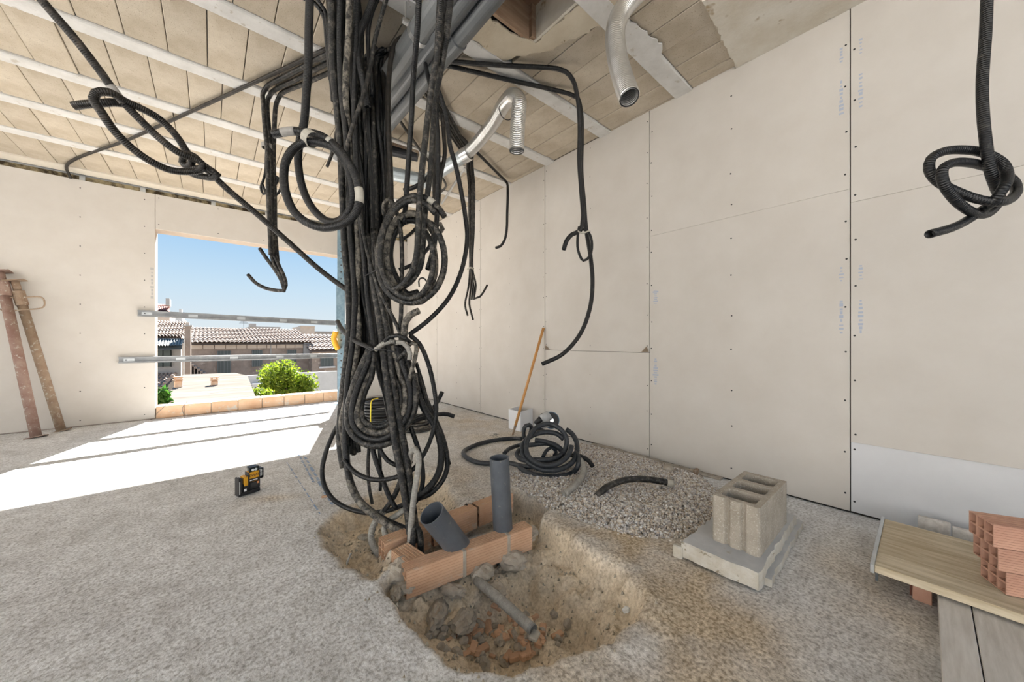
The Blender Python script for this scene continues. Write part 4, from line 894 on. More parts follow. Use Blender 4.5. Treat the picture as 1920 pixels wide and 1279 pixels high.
# hose with the big slanted loop at the upper left
hose([(60,-22,1.22),(95,20,1.25),(140,72,1.29),(185,130,1.34),(208,162,1.36),(228,188,1.38),(262,224,1.42),(300,260,1.46),(335,286,1.5),(365,298,1.54),(380,307,1.56),(374,320,1.57),(352,322,1.55),(320,319,1.51),(285,304,1.46),(250,280,1.41),(215,246,1.36),(190,210,1.32),(175,185,1.31),(180,174,1.31),(205,173,1.33),(235,190,1.38),(270,206,1.43),(300,224,1.48),(330,254,1.52),(350,285,1.55),(360,302,1.58),(352,312,1.6),(342,305,1.6),(344,294,1.6),(360,291,1.6),(380,308,1.6),(400,322,1.6),(408,327,1.61),(402,333,1.62),(380,331,1.62),(360,326,1.61),(362,318,1.59),(385,317,1.6),(400,330,1.62),(430,358,1.68),(480,400,1.76),(540,453,1.85),(600,506,1.93),(655,547,1.98)],
     r=.0142, mt='hose_brown', lab='brown-black conduit knotted into a long slanted loop at the upper left', step=.014, n=12, tapes=((.112, .135, 'tape_grey'),))
hose([(235,194,1.40),(210,192,1.37),(180,194,1.35),(155,196,1.34),(137,199,1.33)], r=.0145, mt='hose_brown', lab='free end of conduit sticking out left of the slanted loop', n=12)
# knotted conduit at the right edge
hose([(1851,-22,1.10),(1848,60,1.10),(1842,150,1.10),(1843,210,1.10),(1849,270,1.10),(1857,320,1.11),(1868,352,1.13),(1874,370,1.16),(1868,385,1.17),(1848,402,1.15),(1815,394,1.12),(1785,368,1.10),(1768,340,1.09),(1767,318,1.09),(1785,306,1.10),(1815,305,1.12),(1850,313,1.15),(1880,325,1.17),(1900,340,1.17),(1906,356,1.15),(1895,373,1.12),(1870,379,1.09),(1835,374,1.10),(1795,360,1.12),(1758,340,1.13),(1742,317,1.13),(1746,297,1.13),(1770,284,1.13),(1805,281,1.13),(1845,287,1.13),(1878,305,1.11),(1889,330,1.09),(1880,355,1.07),(1862,378,1.09),(1840,395,1.13),(1815,412,1.14),(1785,427,1.12),(1743,439,1.10)],
     r=.0132, mt='hose_black', lab='black conduit tied in a loose knot hanging before the right wall', step=.012, n=12)
# left cluster hung from the ceiling
def onceil(x, y, dz=.03): return PZ(x, y, ZC-dz)
for (a, b, dn, lab) in (((618, 98), (493, 167), [(494,195),(497,240),(502,290),(503,360),(506,430),(508,478)], 'left hose of the tied trio dropping in front of the window'),
                        ((618, 116), (503, 177), [(501,200),(505,250),(509,300),(510,370),(512,440),(515,485)], 'middle hose of the tied trio dropping in front of the window'),
                        ((620, 135), (521, 179), [(517,200),(514,250),(513,300),(515,370),(516,440),(520,490)], 'right hose of the tied trio dropping in front of the window')):
    A_, B_ = onceil(*a), onceil(*b); dep = np.dot(B_-O, FW)
    hose([A_, (A_+B_)/2, B_+(A_-B_)*.06, B_-np.array([0, 0, .03])] + px(*dn, d=dep-.02), r=.0155, mt='hose_dusty', lab=lab, step=.03)
for (pts, lab) in (([(508,470),(512,490),(524,512),(533,532),(533,545),(522,545),(500,541),(480,531),(465,515)], 'hooked hose end of the trio, pointing left against the sky'),
                   ([(487,466),(500,485),(515,505),(527,525),(533,543)], 'short bent hose end beside the hooked one'),
                   ([(515,480),(524,500),(533,520),(536,535),(530,547)], 'rightmost bent hose end of the trio')):
    hose(pts, 6.5, mt='hose_dusty', lab=lab, d=2.62)
MB().pipe(P(500, 270, 2.63)-RT*.0, P(500, 278, 2.63), .036, .004, 14).build('tape_band', 'tape_grey', label='grey tape around the hose trio', cat='tape')
hose([(503,225),(501,260),(499,290),(498,320),(493,340),(489,352),(494,364),(502,362),(512,352),(520,340),(521,333),(515,329),(508,332),(513,331),(522,335),(527,348),(522,362),(510,368),(498,360),(492,345)], 4.5, mt='hose_black', lab='small thin double hose loop behind the trio', d=2.66)
hose([(648,140,2.1),(641,190,2.2),(633,235,2.35),(627,270,2.4),(622,290,2.42),(613,313,2.45)], 6, mt='hose_brown', lab='short brown hose end hanging left of the bundle', d=2.45)
hose([onceil(612, 92, .02), onceil(400, 190, .02), onceil(250, 258, .02), onceil(126, 314, .02)+np.array([0, -.03, 0]), np.array([-1.2, 6.19, ZC-.06]), np.array([-1.2, 6.205, ZC-.08])], r=.013, mt='hose_brown', lab='long straight conduit crossing the ceiling to the window wall', step=.06, name='ceiling_conduit', cat='conduit')
# right hand cluster
hose([onceil(805, 110), onceil(950, 121), onceil(1045, 127), onceil(1062, 131)]+px((1076,150,2.45),(1084,185,2.47),(1088,240,2.48),(1086,300,2.48),(1089,360,2.48),(1091,410,2.47),(1084,433,2.46),(1070,443,2.44),(1060,456,2.43),(1056,470,2.42)), r=.0165, mt='hose_black', lab='upper of two conduits leaving right along the ceiling, ending in a small hook', step=.03, name='ceiling_conduit', cat='conduit') if False else None
hose([onceil(805, 113), onceil(950, 123), onceil(1045, 129), onceil(1060, 134, .05)]+px((1074,150,2.45),(1083,185,2.47),(1087,240,2.48),(1086,300,2.48),(1090,360,2.48),(1093,410,2.47),(1088,432,2.46),(1072,440,2.44),(1062,452,2.43),(1057,468,2.42)), r=.0155, mt='hose_black', lab='upper of two conduits leaving right along the ceiling, ending in a small hook', step=.03, name='ceiling_conduit', cat='conduit')
hose([onceil(805, 115), onceil(950, 149), onceil(1070, 177), onceil(1082, 183, .06)]+px((1090,215,2.62),(1091,260,2.6),(1090,320,2.58),(1095,380,2.57),(1099,430,2.56),(1107,480,2.55),(1111,530,2.55),(1106,578,2.54),(1088,626,2.53),(1055,664,2.52),(1016,683,2.51)), r=.0155, mt='hose_black', lab='lower of two conduits leaving right along the ceiling, with a long curved tail', step=.03, name='ceiling_conduit', cat='conduit')
hose([(1086,425),(1083,445),(1084,470),(1094,489),(1106,480),(1110,458),(1105,438),(1094,430),(1082,436)], 5, mt='hose_black', lab='small hose ring at the end of the two right conduits', d=2.5)
tube(px((1080,432,2.45),(1092,437,2.43),(1104,433,2.45)), .006, .01, 6, False).build('tape_band', 'tape', smooth=True, label='pale tape round the small hose ring', cat='tape')
for k in range(5):
    a = onceil(792+k*5, 168-k*3, .03+.012*(k % 2)); b = onceil(876+k*2.5, 306-k*2, .03+.012*(k % 2)); dep = np.dot(b-O, FW)
    x0 = 879+k*2.6
    tail = [[(x0,350),(x0+1,430),(881,505),(878,540),(872,572),(877,592)], [(x0,350),(x0,430),(884,505),(882,545),(880,570),(887,600)], [(x0,350),(x0,430),(886,505),(886,545),(884,562)], [(x0,350),(x0,430),(884,505),(889,545),(890,560),(900,556),(908,545),(914,534)], [(x0,350),(x0-1,430),(886,505),(892,535),(888,562)]][k]
    hose([a, (a+b)/2, b, b-np.array([0, 0, .06])]+px(*tail, d=dep-.02), r=.0105, mt='hose_brown' if k % 2 else 'hose_dusty', lab='slim conduit in the tied sheaf before the right wall, %s' % ('left cut tip', 'longest cut tip', 'folded in the middle', 'hooked up to the right', 'folded at the right')[k], step=.035, name='ceiling_conduit', cat='conduit', group='tied sheaf of slim conduits')
tube(px((876,505,3.4),(882,502,3.36),(888,504,3.4)), .008, .01, 6, False).build('tape_band', 'tape', smooth=True, label='pale tape round the sheaf of slim conduits', cat='tape')
hose([onceil(812, 205), onceil(880, 272), onceil(940, 332), onceil(949, 341, .04)]+px((952,360,3.85),(951,400,3.84),(950,430,3.83),(946,450,3.81),(938,462,3.8),(929,465,3.79)), r=.0145, mt='hose_black', lab='single conduit crossing the ceiling and dropping beside the right wall', step=.04, name='ceiling_conduit', cat='conduit')
hose([onceil(735, 205), onceil(790, 285), onceil(836, 348), onceil(824, 362), onceil(800, 378)], r=.013, mt='hose_brown', lab='brown conduit bent back under the far ceiling', step=.05, name='ceiling_conduit', cat='conduit')
MB().cyl(onceil(872, 314, .01), onceil(828, 382, .01), .014, n=8).build('thin_rod', 'zinc', label='thin grey rod slanting under the far ceiling', cat='rod')

# ------------------------------------------------------------------ gravel bed by the right wall
def gravel():
    g = np.array(grav); x0, x1, y0, y1 = g[:, 0].min(), g[:, 0].max(), g[:, 1].min(), g[:, 1].max()
    n = 36000; X = rng.uniform(x0-.03, x1+.02, n); Y = rng.uniform(y0-.03, y1+.03, n); d = sdist(grav, X, Y)
    keep = (d > 0) | (rng.random(n) < np.exp(d/.012)*.35); X, Y, d = X[keep], Y[keep], d[keep]
    X = np.minimum(X, XR-.012)
    rise = .022*sstep(0, .25, d)+.035*sstep(2.15, 2.7, X)*sstep(0, .1, d); n = len(X)
    t = (1+5**.5)/2; ico = np.array([(-1,t,0),(1,t,0),(-1,-t,0),(1,-t,0),(0,-1,t),(0,1,t),(0,-1,-t),(0,1,-t),(t,0,-1),(t,0,1),(-t,0,-1),(-t,0,1)])/math.hypot(1, t)
    F = np.array([(0,11,5),(0,5,1),(0,1,7),(0,7,10),(0,10,11),(1,5,9),(5,11,4),(11,10,2),(10,7,6),(7,1,8),(3,9,4),(3,4,2),(3,2,6),(3,6,8),(3,8,9),(4,9,5),(2,4,11),(6,2,10),(8,6,7),(9,8,1)])
    s = rng.uniform(.004, .0092, n)
    V = ico[None]*(1+rng.uniform(-.25, .25, (n, 12, 1)))*s[:, None, None]*rng.uniform(.65, 1.25, (n, 1, 3))
    a = rng.uniform(0, 6.28, n); ca, sa = np.cos(a)[:, None], np.sin(a)[:, None]
    vx, vy = V[..., 0]*ca-V[..., 1]*sa, V[..., 0]*sa+V[..., 1]*ca
    V = np.stack([vx+X[:, None], vy+Y[:, None], V[..., 2]+(rise-.006+rng.uniform(0, .008, n))[:, None]], -1)
    m = bpy.data.meshes.new('gravel_bed'); m.from_pydata(V.reshape(-1, 3).tolist(), [], (F[None]+12*np.arange(n)[:, None, None]).reshape(-1, 3).tolist()); m.update(); m.materials.append(MATS['pebble'])
    o = bpy.data.objects.new('gravel_bed', m); COL.objects.link(o); tag(o, 'bed of small grey and tan gravel by the right wall', 'gravel', kind='stuff')
gravel()
# ------------------------------------------------------------------ coil of grey-black pipe lying on the gravel (one pipe)
def cpx(zx, zy): return 850+zx/6.857, 760+zy/6.857
def on(zx, zy, z): return PZ(*cpx(zx, zy), z)
CD = 2.62
def up(zx, zy, d): return P(*cpx(zx, zy), d)
coilm = 'hose_dusty'
hose_mat('pipe_slate', (.022, .026, .032), (.10, .10, .10), .5, .85, rough=.38, bump=.15)
lie = [on(870,520,.05), on(740,540,.04), on(660,620,.03)]
hose([on(880,430,.03), on(780,425,.02), on(600,440,.02), on(400,475,.02), on(230,535,.02), on(130,600,.02), on(170,670,.02), on(300,730,.02), on(440,748,.02), on(600,735,.025), on(740,745,.03), on(870,780,.03), on(1000,790,.04), on(1150,770,.06), up(1350,700,2.62), up(1440,560,2.6), up(1455,430,2.62), up(1380,310,2.64), up(1240,240,2.66), up(1100,270,2.64), up(990,380,2.58), up(935,520,2.52), up(960,650,2.48), up(1060,740,2.46), up(1200,775,2.46), up(1360,740,2.48), up(1480,640,2.52), up(1520,520,2.56)],
     r=.018, mt='pipe_slate', lab='grey-black pipe coil on the gravel with one loop spread out to the left', step=.02, n=12, name='pipe_coil', cat='pipe')
LCOIL = 'turn of grey-black pipe piled on the gravel bed'; 
hose([on(655,620,.03), on(720,560,.035), on(840,515,.04), up(1000,510,2.74), up(1200,490,2.74), up(1340,540,2.68), up(1420,640,2.6), up(1400,720,2.55)], r=.018, mt='pipe_slate', lab='pipe arching low across the pile from behind the upright pipe', name='pipe_coil', cat='pipe', step=.02)
hose([up(910,430,2.72), up(905,330,2.72), up(930,265,2.72), up(980,250,2.72), up(1005,300,2.74), up(985,380,2.74)], r=.016, mt='pipe_slate', lab='narrow pipe bend standing up at the left of the pile', name='pipe_coil', cat='pipe', step=.02)
hose([up(1450,310,2.72), up(1520,360,2.7), up(1580,460,2.66), up(1590,600,2.6), up(1540,720,2.54), up(1430,800,2.5), up(1280,835,2.46), up(1120,820,2.46), up(980,750,2.48), up(900,650,2.52), up(890,540,2.56), up(930,450,2.6), up(1060,370,2.66), up(1200,345,2.68), up(1340,370,2.66), up(1420,440,2.64)], r=.0185, mt='pipe_slate', lab='widest standing turn of the pipe pile, seen at its right edge', name='pipe_coil', cat='pipe', step=.02)
hose([up(1050,445,2.72), up(1200,470,2.7), up(1330,520,2.66), up(1400,590,2.62), up(1350,660,2.56), up(1200,700,2.52), up(1050,700,2.5), up(880,700,2.5), up(815,640,2.54), up(850,570,2.6)], r=.017, mt='pipe_slate', lab='flat inner turn of the pipe pile with a bluish sheen', name='pipe_coil', cat='pipe', step=.02)
hose([on(850,800,.02), on(950,860,.02), on(1100,905,.02), on(1250,920,.02), on(1420,905,.025), on(1540,865,.03), up(1600,780,2.5), up(1610,680,2.55), up(1570,600,2.6)], r=.018, mt='pipe_slate', lab='lowest turn of the pipe pile lying on the gravel in front', name='pipe_coil', cat='pipe', step=.02)
hose([up(1150,670,2.6), up(1190,590,2.64), up(1270,545,2.68), up(1320,590,2.66), up(1300,650,2.6)], r=.013, mt='pipe_slate', lab='small pipe loop inside the pile', name='pipe_coil', cat='pipe', step=.02)
hose([up(1500,640,2.62), up(1640,660,2.62), up(1740,715,2.62), on(1795,790,.05)], r=.0165, mt='hose_black', lab='black cut pipe end poking out right of the pile', name='pipe_end', cat='pipe', step=.02)
hose([up(1630,700,2.55), up(1670,780,2.5), on(1660,900,.06), on(1590,1000,.055), on(1430,1150,.03)], r=.021, mt='hose_grey', lab='pale grey pipe going down into the gravel in front of the pile', name='pipe_stub', cat='pipe', step=.02)
hose([PZ(1118, 931, .02), PZ(1140, 912, .06), PZ(1175, 900, .085), PZ(1215, 899, .08), PZ(1262, 907, .055)], r=.02, mt='hose_dusty', lab='curved grey pipe rising from the gravel with a pale taped end', name='pipe_stub', cat='pipe', step=.02, tapes=((.93, 1.0, 'tape'),))

# ------------------------------------------------------------------ angle grinder, white box, stick behind the coil
gp = P(1027, 800, 3.0); gp[2] = .02
t = thing('angle_grinder', gp, 'grey and blue angle grinder standing behind the pipe pile', 'power tool')
ax = (P(1045, 775, 3.05)-P(1005, 800, 3.0)); ax /= np.linalg.norm(ax)
MB().cyl(P(1003, 802, 3.0), P(1030, 790, 3.0), .036, .042, 16).build('motor_body', 'tool_grey', t, smooth=True)
MB().cyl(P(1004, 795, 2.97), P(1020, 780, 3.0), .022, .03, 14).build('cord_grip', 'black_plastic', t, smooth=True)
MB().cyl(P(1016, 788, 2.98), P(1030, 778, 3.0), .045, .04, 16).build('gear_housing', 'tool_grey', t, smooth=True)
m = MB(); n_ = (P(1040, 790, 2.9)-P(1032, 788, 3.02)); n_ /= np.linalg.norm(n_); c0 = P(1033, 788, 3.02)
m.cyl(c0-n_*.012, c0+n_*.012, .072, n=28); m.build('disc_guard', 'tool_blue', t)
MB().cyl(c0+n_*.012, c0+n_*.016, .066, n=28).build('cutting_disc', 'dark_rubber', t)
MB().cyl(c0+n_*.016, c0+n_*.03, .018, n=12).build('clamp_nut', 'steel_bolt', t)
MB().obox(P(1010, 806, 2.98), np.eye(3), (.03, .03, .02), .008).build('battery', 'black_plastic', t)
t0 = PZ(978, 810, 0.)
t = thing('white_box', t0, 'open white cardboard box on the floor against the right wall', 'box')
A_ = PZ(976, 810, 0); B_ = PZ(1002, 800, 0); C_ = PZ(954, 803, 0)
u = B_-A_; v = C_-A_; hgt = .21
def wallp(a, b, nm):
    d_ = (b-a)/np.linalg.norm(b-a); nn = np.array([-d_[1], d_[0], 0]); MB().obox((a+b)/2+np.array([0, 0, hgt/2+.004]), (d_, nn, (0, 0, 1)), (np.linalg.norm(b-a)/2, .003, hgt/2)).build(nm, 'white_plastic', t)
A_[2] = B_[2] = C_[2] = 0; D_ = A_+u+v
for a, b in ((A_, B_), (A_, C_), (B_, D_), (C_, D_)): wallp(a, b, 'side')
MB().prism([A_, B_, D_, C_], (0, 0, .006)).build('bottom', 'white_plastic', t)
f = PZ(961, 817, .0); tp = PX(1019, 615, XR-.016)
t = thing('wooden_stick', f, 'orange-brown wooden broomstick leaning against the right wall', 'stick')
MB().cyl(f+(0, 0, .002), f+(tp-f)*.09, .009, .0145, 12).build('worn_tip', 'rust', t, smooth=True); MB().cyl(f+(tp-f)*.09, tp, .0145, n=12).build('shaft', 'stick', t, smooth=True)
m = MB()
for k in range(4): m.v; m.cyl(PZ(915+random.uniform(0, 22), 812+random.uniform(0, 10), .006), PZ(925+random.uniform(0, 15), 818+random.uniform(-4, 4), .01), .002, n=5)
m.build('wire_scrap', 'shutter_bar', label='scraps of dark wire on the floor left of the stick', cat='wire')
t = MB().obox(PZ(1253, 885, .03), Matrix.Rotation(.5, 3, 'Z').transposed(), (.05, .03, .045), .012).build('mortar_lump', 'mortar', label='pale mortar lump in the gravel by the wall', cat='mortar lump')
MB().obox(PZ(1305, 886, .02), Matrix.Rotation(.1, 3, 'Z').transposed(), (.03, .012, .025), .004).build('dark_shim', 'rust', label='dark shim under the foot of the right wall', cat='shim')

# coil of strapped hose standing on the floor behind the bundle
bc = PZ(722, 800, 0.)
t = thing('strapped_hose_coil', bc, 'strapped black hose coil with a yellow band standing behind the bundle', 'hose coil')
for k in range(8):
    z = .03+.036*k; R_ = .20+.012*math.sin(k*1.7)
    pts = [np.array([bc[0]+R_*math.cos(a), bc[1]+.12+R_*math.sin(a), z]) for a in np.linspace(0, 2*math.pi*.99, 22)]
    tube(pts, .017, .04, 8, True).build('turn', 'hose_black', t, smooth=True)
bb = P(716, 770, np.dot(bc-O, FW)-.1)
tube([np.array([bc[0]-.16, bc[1]-.04, .0])+np.array([0, 0, z]) + np.array([ox, oy, 0]) for (ox, oy, z) in ((0, 0, .01), (-.02, -.02, .1), (-.02, -.02, .2), (0, 0, .32), (.08, .04, .33))], .007, .02, 8, False).build('band', 'strap_yellow', t, smooth=True)
bc2 = PZ(795, 812, 0.)
t = thing('flat_hose_coil', bc2, 'dusty hose coil lying on the floor behind the bowed hoses', 'hose coil')
for k in range(5):
    R_ = .16-.014*k; pts = [np.array([bc2[0]+R_*math.cos(a), bc2[1]+.18+R_*math.sin(a), .02+.03*k]) for a in np.linspace(0, 2*math.pi*.99, 20)]
    tube(pts, .015, .04, 8, True).build('turn', 'hose_muddy' if k % 2 else 'hose_dusty', t, smooth=True)

# ------------------------------------------------------------------ hollow clay bricks
def ribbed(ax, c, L, W, Hh, cols, rows, mt, parent, ribs_top=True, hole_end=(-1,)):
    """hollow brick along axis 0: fine ribs on top and sides, honeycomb of holes recessed in the end(s)"""
    ax = np.array(ax, float); c = np.array(c, float); m = MB()
    # outline of the cross section with shallow ribs
    sec = []
    def ridge(a, b, n, dpt):
        out = []
        for i in range(n):
            for (t_, dp) in ((.04, 0), (.54, 0), (.58, dpt), (.98, dpt)):
                out.append((a+(b-a)*(i+t_)/n, dp))
        return out
    w, h = W/2, Hh/2
    for (s, dp) in ridge(-w, w, 6, .005): sec.append((s, -h+dp))
    for (s, dp) in ridge(-h, h, 9, .002): sec.append((w-dp, s))
    for (s, dp) in ridge(w, -w, 6, .005): sec.append((s, h-dp))
    for (s, dp) in ridge(h, -h, 9, .002): sec.append((-w+dp, s))
    k = len(sec); V = []
    for e_ in (-1, 1):
        for (a, b) in sec: V.append(c+ax[0]*e_*L/2+ax[1]*a+ax[2]*b)
    Fs = [(i, (i+1) % k, k+(i+1) % k, k+i) for i in range(k)]
    m.add(V, Fs)
    # ends: web grid with real holes (depth 5 cm) on the open end, plain cap on the other
    for e_ in (-1, 1):
        wall = W*.042; us = np.linspace(-w, w, cols+1); vs = np.linspace(-h, h, rows+1); base = c+ax[0]*e_*L/2
        for i in range(cols):
            for j in range(rows):
                u0, u1, v0, v1 = us[i], us[i+1], vs[j], vs[j+1]; iu0, iu1, iv0, iv1 = u0+wall*.7, u1-wall*.7, v0+wall*.7, v1-wall*.7
                o_ = [base+ax[1]*a+ax[2]*b for a, b in ((u0, v0), (u1, v0), (u1, v1), (u0, v1))]; q = [base+ax[1]*a+ax[2]*b for a, b in ((iu0, iv0), (iu1, iv0), (iu1, iv1), (iu0, iv1))]
                dq = [p-ax[0]*e_*min(.13, L*.49) for p in q]
                m.add(o_+q+dq, [(0, 1, 5, 4), (1, 2, 6, 5), (2, 3, 7, 6), (3, 0, 4, 7), (4, 5, 9, 8), (5, 6, 10, 9), (6, 7, 11, 10), (7, 4, 8, 11), (8, 9, 10, 11)])
    return m
def brick_thing(name, ax, c, L, W, Hh, cols, rows, mt, lab, group=None):
    base = np.array(c)-np.array(ax[2])*Hh/2; t = thing(name, base, lab, 'brick', group)
    ribbed(ax, c, L, W, Hh, cols, rows, mt, t).build('brick_body', mt, t); return t
def frame(a, b):
    d_ = b-a; L = np.linalg.norm(d_); d_ = d_/L; return d_, np.array([-d_[1], d_[0], 0.]), np.array([0, 0, 1.]), L
# channel: front row of three, back row of three, one cross brick at the near end
GC = 'hollow bricks lining the pipe channel'
f0, f1 = PZ(762, 1073, .03), PZ(998, 988, .03); d_, n_, z_, L = frame(f0, f1); BH = .115; BWd = .072
fr_ = [(0, .40), (.42, .77), (.79, 1.0)]; names = ['front brick of the pipe channel nearest the camera, open cells at its end', 'middle front brick of the pipe channel', 'far front brick of the pipe channel, sunk in mortar']
for (a, b), lab in zip(fr_, names):
    c = f0+d_*L*(a+b)/2+n_*BWd/2+z_*(-BH/2+.0); brick_thing('hollow_brick', (d_, n_, z_), c, L*(b-a), BWd, BH, 2, 3, 'clay', lab, GC)
for fr0 in (.41, .78):
    MB().obox(f0+d_*L*fr0+n_*BWd/2-z_*BH/2, (d_, n_, z_), (.008, BWd/2+.003, BH/2+.002), .002).build('mortar_joint', 'mortar', label='grey mortar joint in the front brick row, %s' % ('near one' if fr0 < .5 else 'far one'), cat='mortar joint')
b0, b1 = PZ(721, 1020, .03), PZ(962, 926, .03); d2, n2, z2, L2 = frame(b0, b1)
bk = [(0, .30), (.32, .66), (.68, 1.0)]; names = ['back brick of the pipe channel nearest the hoses, open cells at its end', 'middle back brick of the pipe channel behind the leaning pipe', 'far back brick of the pipe channel behind the upright pipe']
for (a, b), lab in zip(bk, names):
    c = b0+d2*L2*(a+b)/2+n2*BWd/2-z2*BH/2; brick_thing('hollow_brick', (d2, n2, z2), c, L2*(b-a), BWd, BH, 2, 3, 'clay', lab, GC)
g0, g1 = PZ(738, 1028, .028), PZ(783, 1062, .028); d3, n3, z3, L3 = frame(g0, g1)
c = (g0+g1)/2+n3*.03-z3*.03; brick_thing('hollow_brick', (d3, n3, z3), c, L3*.98, .085, .055, 2, 2, 'clay', 'flat brick laid across the near end of the pipe channel', GC)
# stack of three hollow bricks on the boards at the right edge
GS = 'stack of hollow bricks on the boards'
rt_ = math.radians(-66)
for i, (nx_, ny_, zb, lab) in enumerate(((2.06, -.182, .112, 'lowest of three red hollow bricks stacked on the wooden panel'), (2.052, -.165, .19, 'middle of three red hollow bricks stacked on the wooden panel'), (2.048, -.155, .268, 'topmost of three red hollow bricks stacked on the wooden panel'))):
    dv = np.array([math.cos(math.radians(-80)), math.sin(math.radians(-80)), 0]); end_dir = np.array([.092, .042, 0]); end_dir /= np.linalg.norm(end_dir)
    dv = np.array([end_dir[1], -end_dir[0], 0]); Lb, Wb, Hb = .24, .112, .078
    c = np.array([nx_, ny_, zb+Hb/2])+end_dir*Wb/2+dv*Lb/2
    brick_thing('stacked_brick', (dv, end_dir, z_), c, Lb, Wb, Hb-.001, 3, 2, 'clay_red', lab, GS)

# ------------------------------------------------------------------ PVC pipes in the channel
bpt = PZ(946, 1000, .0); tpt = P(936, 858, np.dot(bpt-O, FW)-.01)
t = thing('pvc_pipe', bpt, 'upright dark grey PVC pipe standing in the brick channel', 'pipe')
MB().pipe(bpt-np.array([0, 0, .14]), tpt, .049, .0035, 36).build('tube', 'pvc', t)
e0 = P(809, 962, 1.55); e1 = P(888, 1062, 1.72)
t = thing('pvc_pipe', e1, 'leaning dark grey PVC pipe with its open mouth toward the hoses', 'pipe')
MB().pipe(e1, e0, .056, .004, 36).build('tube', 'pvc', t)
q0, q1 = PZ(902, 1095, -.10), PZ(1000, 1182, -.10)
t = thing('conduit_stub', q0, 'dirty grey conduit stub lying across the dug hole', 'pipe')
tube([q0+(q0-q1)*.1, (q0+q1)/2+np.array([0, 0, .004]), q1], .0205, .03, 14, True, wall=.85).build('tube', 'hose_grey', t, smooth=True)
MB().obox(q1+np.array([.0, -.006, -.016]), Matrix.Rotation(.4, 3, 'Z').transposed(), (.022, .016, .008), .004).build('tape_flap', 'tape', t)
hose([PZ(845, 968, .0), PZ(866, 955, .01), PZ(876, 946, .03)], r=.009, mt='hose_dusty', lab='stub of dark hose poking out of the mortar behind the bricks', name='hose_stub')
# ------------------------------------------------------------------ mortar around the bricks, rubble in the hole
def lump(c, s, seed, mt, name, lab=None, cat=None, group=None, sub=1, flat=.6):
    r_ = np.random.default_rng(seed); t_ = (1+5**.5)/2
    ico = np.array([(-1,t_,0),(1,t_,0),(-1,-t_,0),(1,-t_,0),(0,-1,t_),(0,1,t_),(0,-1,-t_),(0,1,-t_),(t_,0,-1),(t_,0,1),(-t_,0,-1),(-t_,0,1)])/math.hypot(1, t_)
    F = [(0,11,5),(0,5,1),(0,1,7),(0,7,10),(0,10,11),(1,5,9),(5,11,4),(11,10,2),(10,7,6),(7,1,8),(3,9,4),(3,4,2),(3,2,6),(3,6,8),(3,8,9),(4,9,5),(2,4,11),(6,2,10),(8,6,7),(9,8,1)]
    V = [np.array(v) for v in ico]
    for _ in range(sub):
        cache = {}; NF = []
        def mid(a, b):
            k = (min(a, b), max(a, b))
            if k not in cache: v = V[a]+V[b]; V.append(v/np.linalg.norm(v)); cache[k] = len(V)-1
            return cache[k]
        for a, b, c_ in F: x, y, z = mid(a, b), mid(b, c_), mid(c_, a); NF += [(a, x, z), (b, y, x), (c_, z, y), (x, y, z)]
        F = NF
    sc = np.array([r_.uniform(.8, 1.3), r_.uniform(.6, 1.), flat*r_.uniform(.8, 1.2)])*s; Rm = np.array(Matrix.Rotation(r_.uniform(0, 6.28), 3, 'Z'))
    return MB().add([np.array(c)+Rm@(v*sc*(1+r_.uniform(-.18, .18))) for v in V], F).build(name, mt, label=lab, cat=cat, group=group)
for i, (x, y, z, s, lab) in enumerate(((752, 1068, -.02, .06, 'mortar lump under the flat cross brick'), (757, 1098, -.05, .042, 'rounded mortar lump at the end of the nearest brick'), (742, 1112, -.05, .03, 'small mortar lump left of the nearest brick'), (850, 1108, -.10, .05, 'mortar heap at the foot of the middle front brick'), (905, 1075, -.09, .06, 'cracked mortar heap below the brick joint'), (960, 1050, -.09, .065, 'mortar heap below the far front brick'), (820, 1150, -.15, .06, 'pale broken mortar slab in the hole, left side'), (870, 1165, -.17, .05, 'grey mortar lump in the hole beside the broken slab'), (930, 1110, -.12, .05, 'mortar lump under the conduit stub'), (990, 1000, -.04, .06, 'mortar packed under the end of the front brick row'))):
    lump(PZ(x, y, z), s, 40+i, 'mortar', 'mortar_lump', lab, 'mortar lump', sub=2)
r_ = random.Random(5)
GR = 'brick shards in the hole'; GM = 'grey rubble stones in the hole'
for i in range(46):
    a = r_.uniform(0, 6.28); rr = r_.random()**.6; x = 935+rr*115*math.cos(a); y = 1195+rr*48*math.sin(a); p = PZ(x, y, -.2); z = gh(p[0], p[1]); p = PZ(x, y, z+.008); z = gh(p[0], p[1])
    s = r_.uniform(.008, .022); R3 = Matrix.Rotation(r_.uniform(0, 6.28), 3, 'Z') @ Matrix.Rotation(r_.uniform(-.6, .6), 3, 'X')
    MB().obox((p[0], p[1], z+.007), np.array(R3).T, (s*1.3, s*.7, s*.45), s*.12).build('brick_shard', 'clay', label='small red brick shard in the rubble of the hole', cat='brick shard', group=GR)
for i in range(44):
    a = r_.uniform(0, 6.28); rr = r_.random()**.6; x = 930+rr*135*math.cos(a); y = 1190+rr*58*math.sin(a); p = PZ(x, y, -.2); z = gh(p[0], p[1]); p = PZ(x, y, z+.008); z = gh(p[0], p[1])
    lump((p[0], p[1], z+.005), r_.uniform(.010, .026), 200+i, 'mortar', 'rubble_stone', 'small grey stone in the rubble of the hole', 'stone', GM, sub=1, flat=.75)
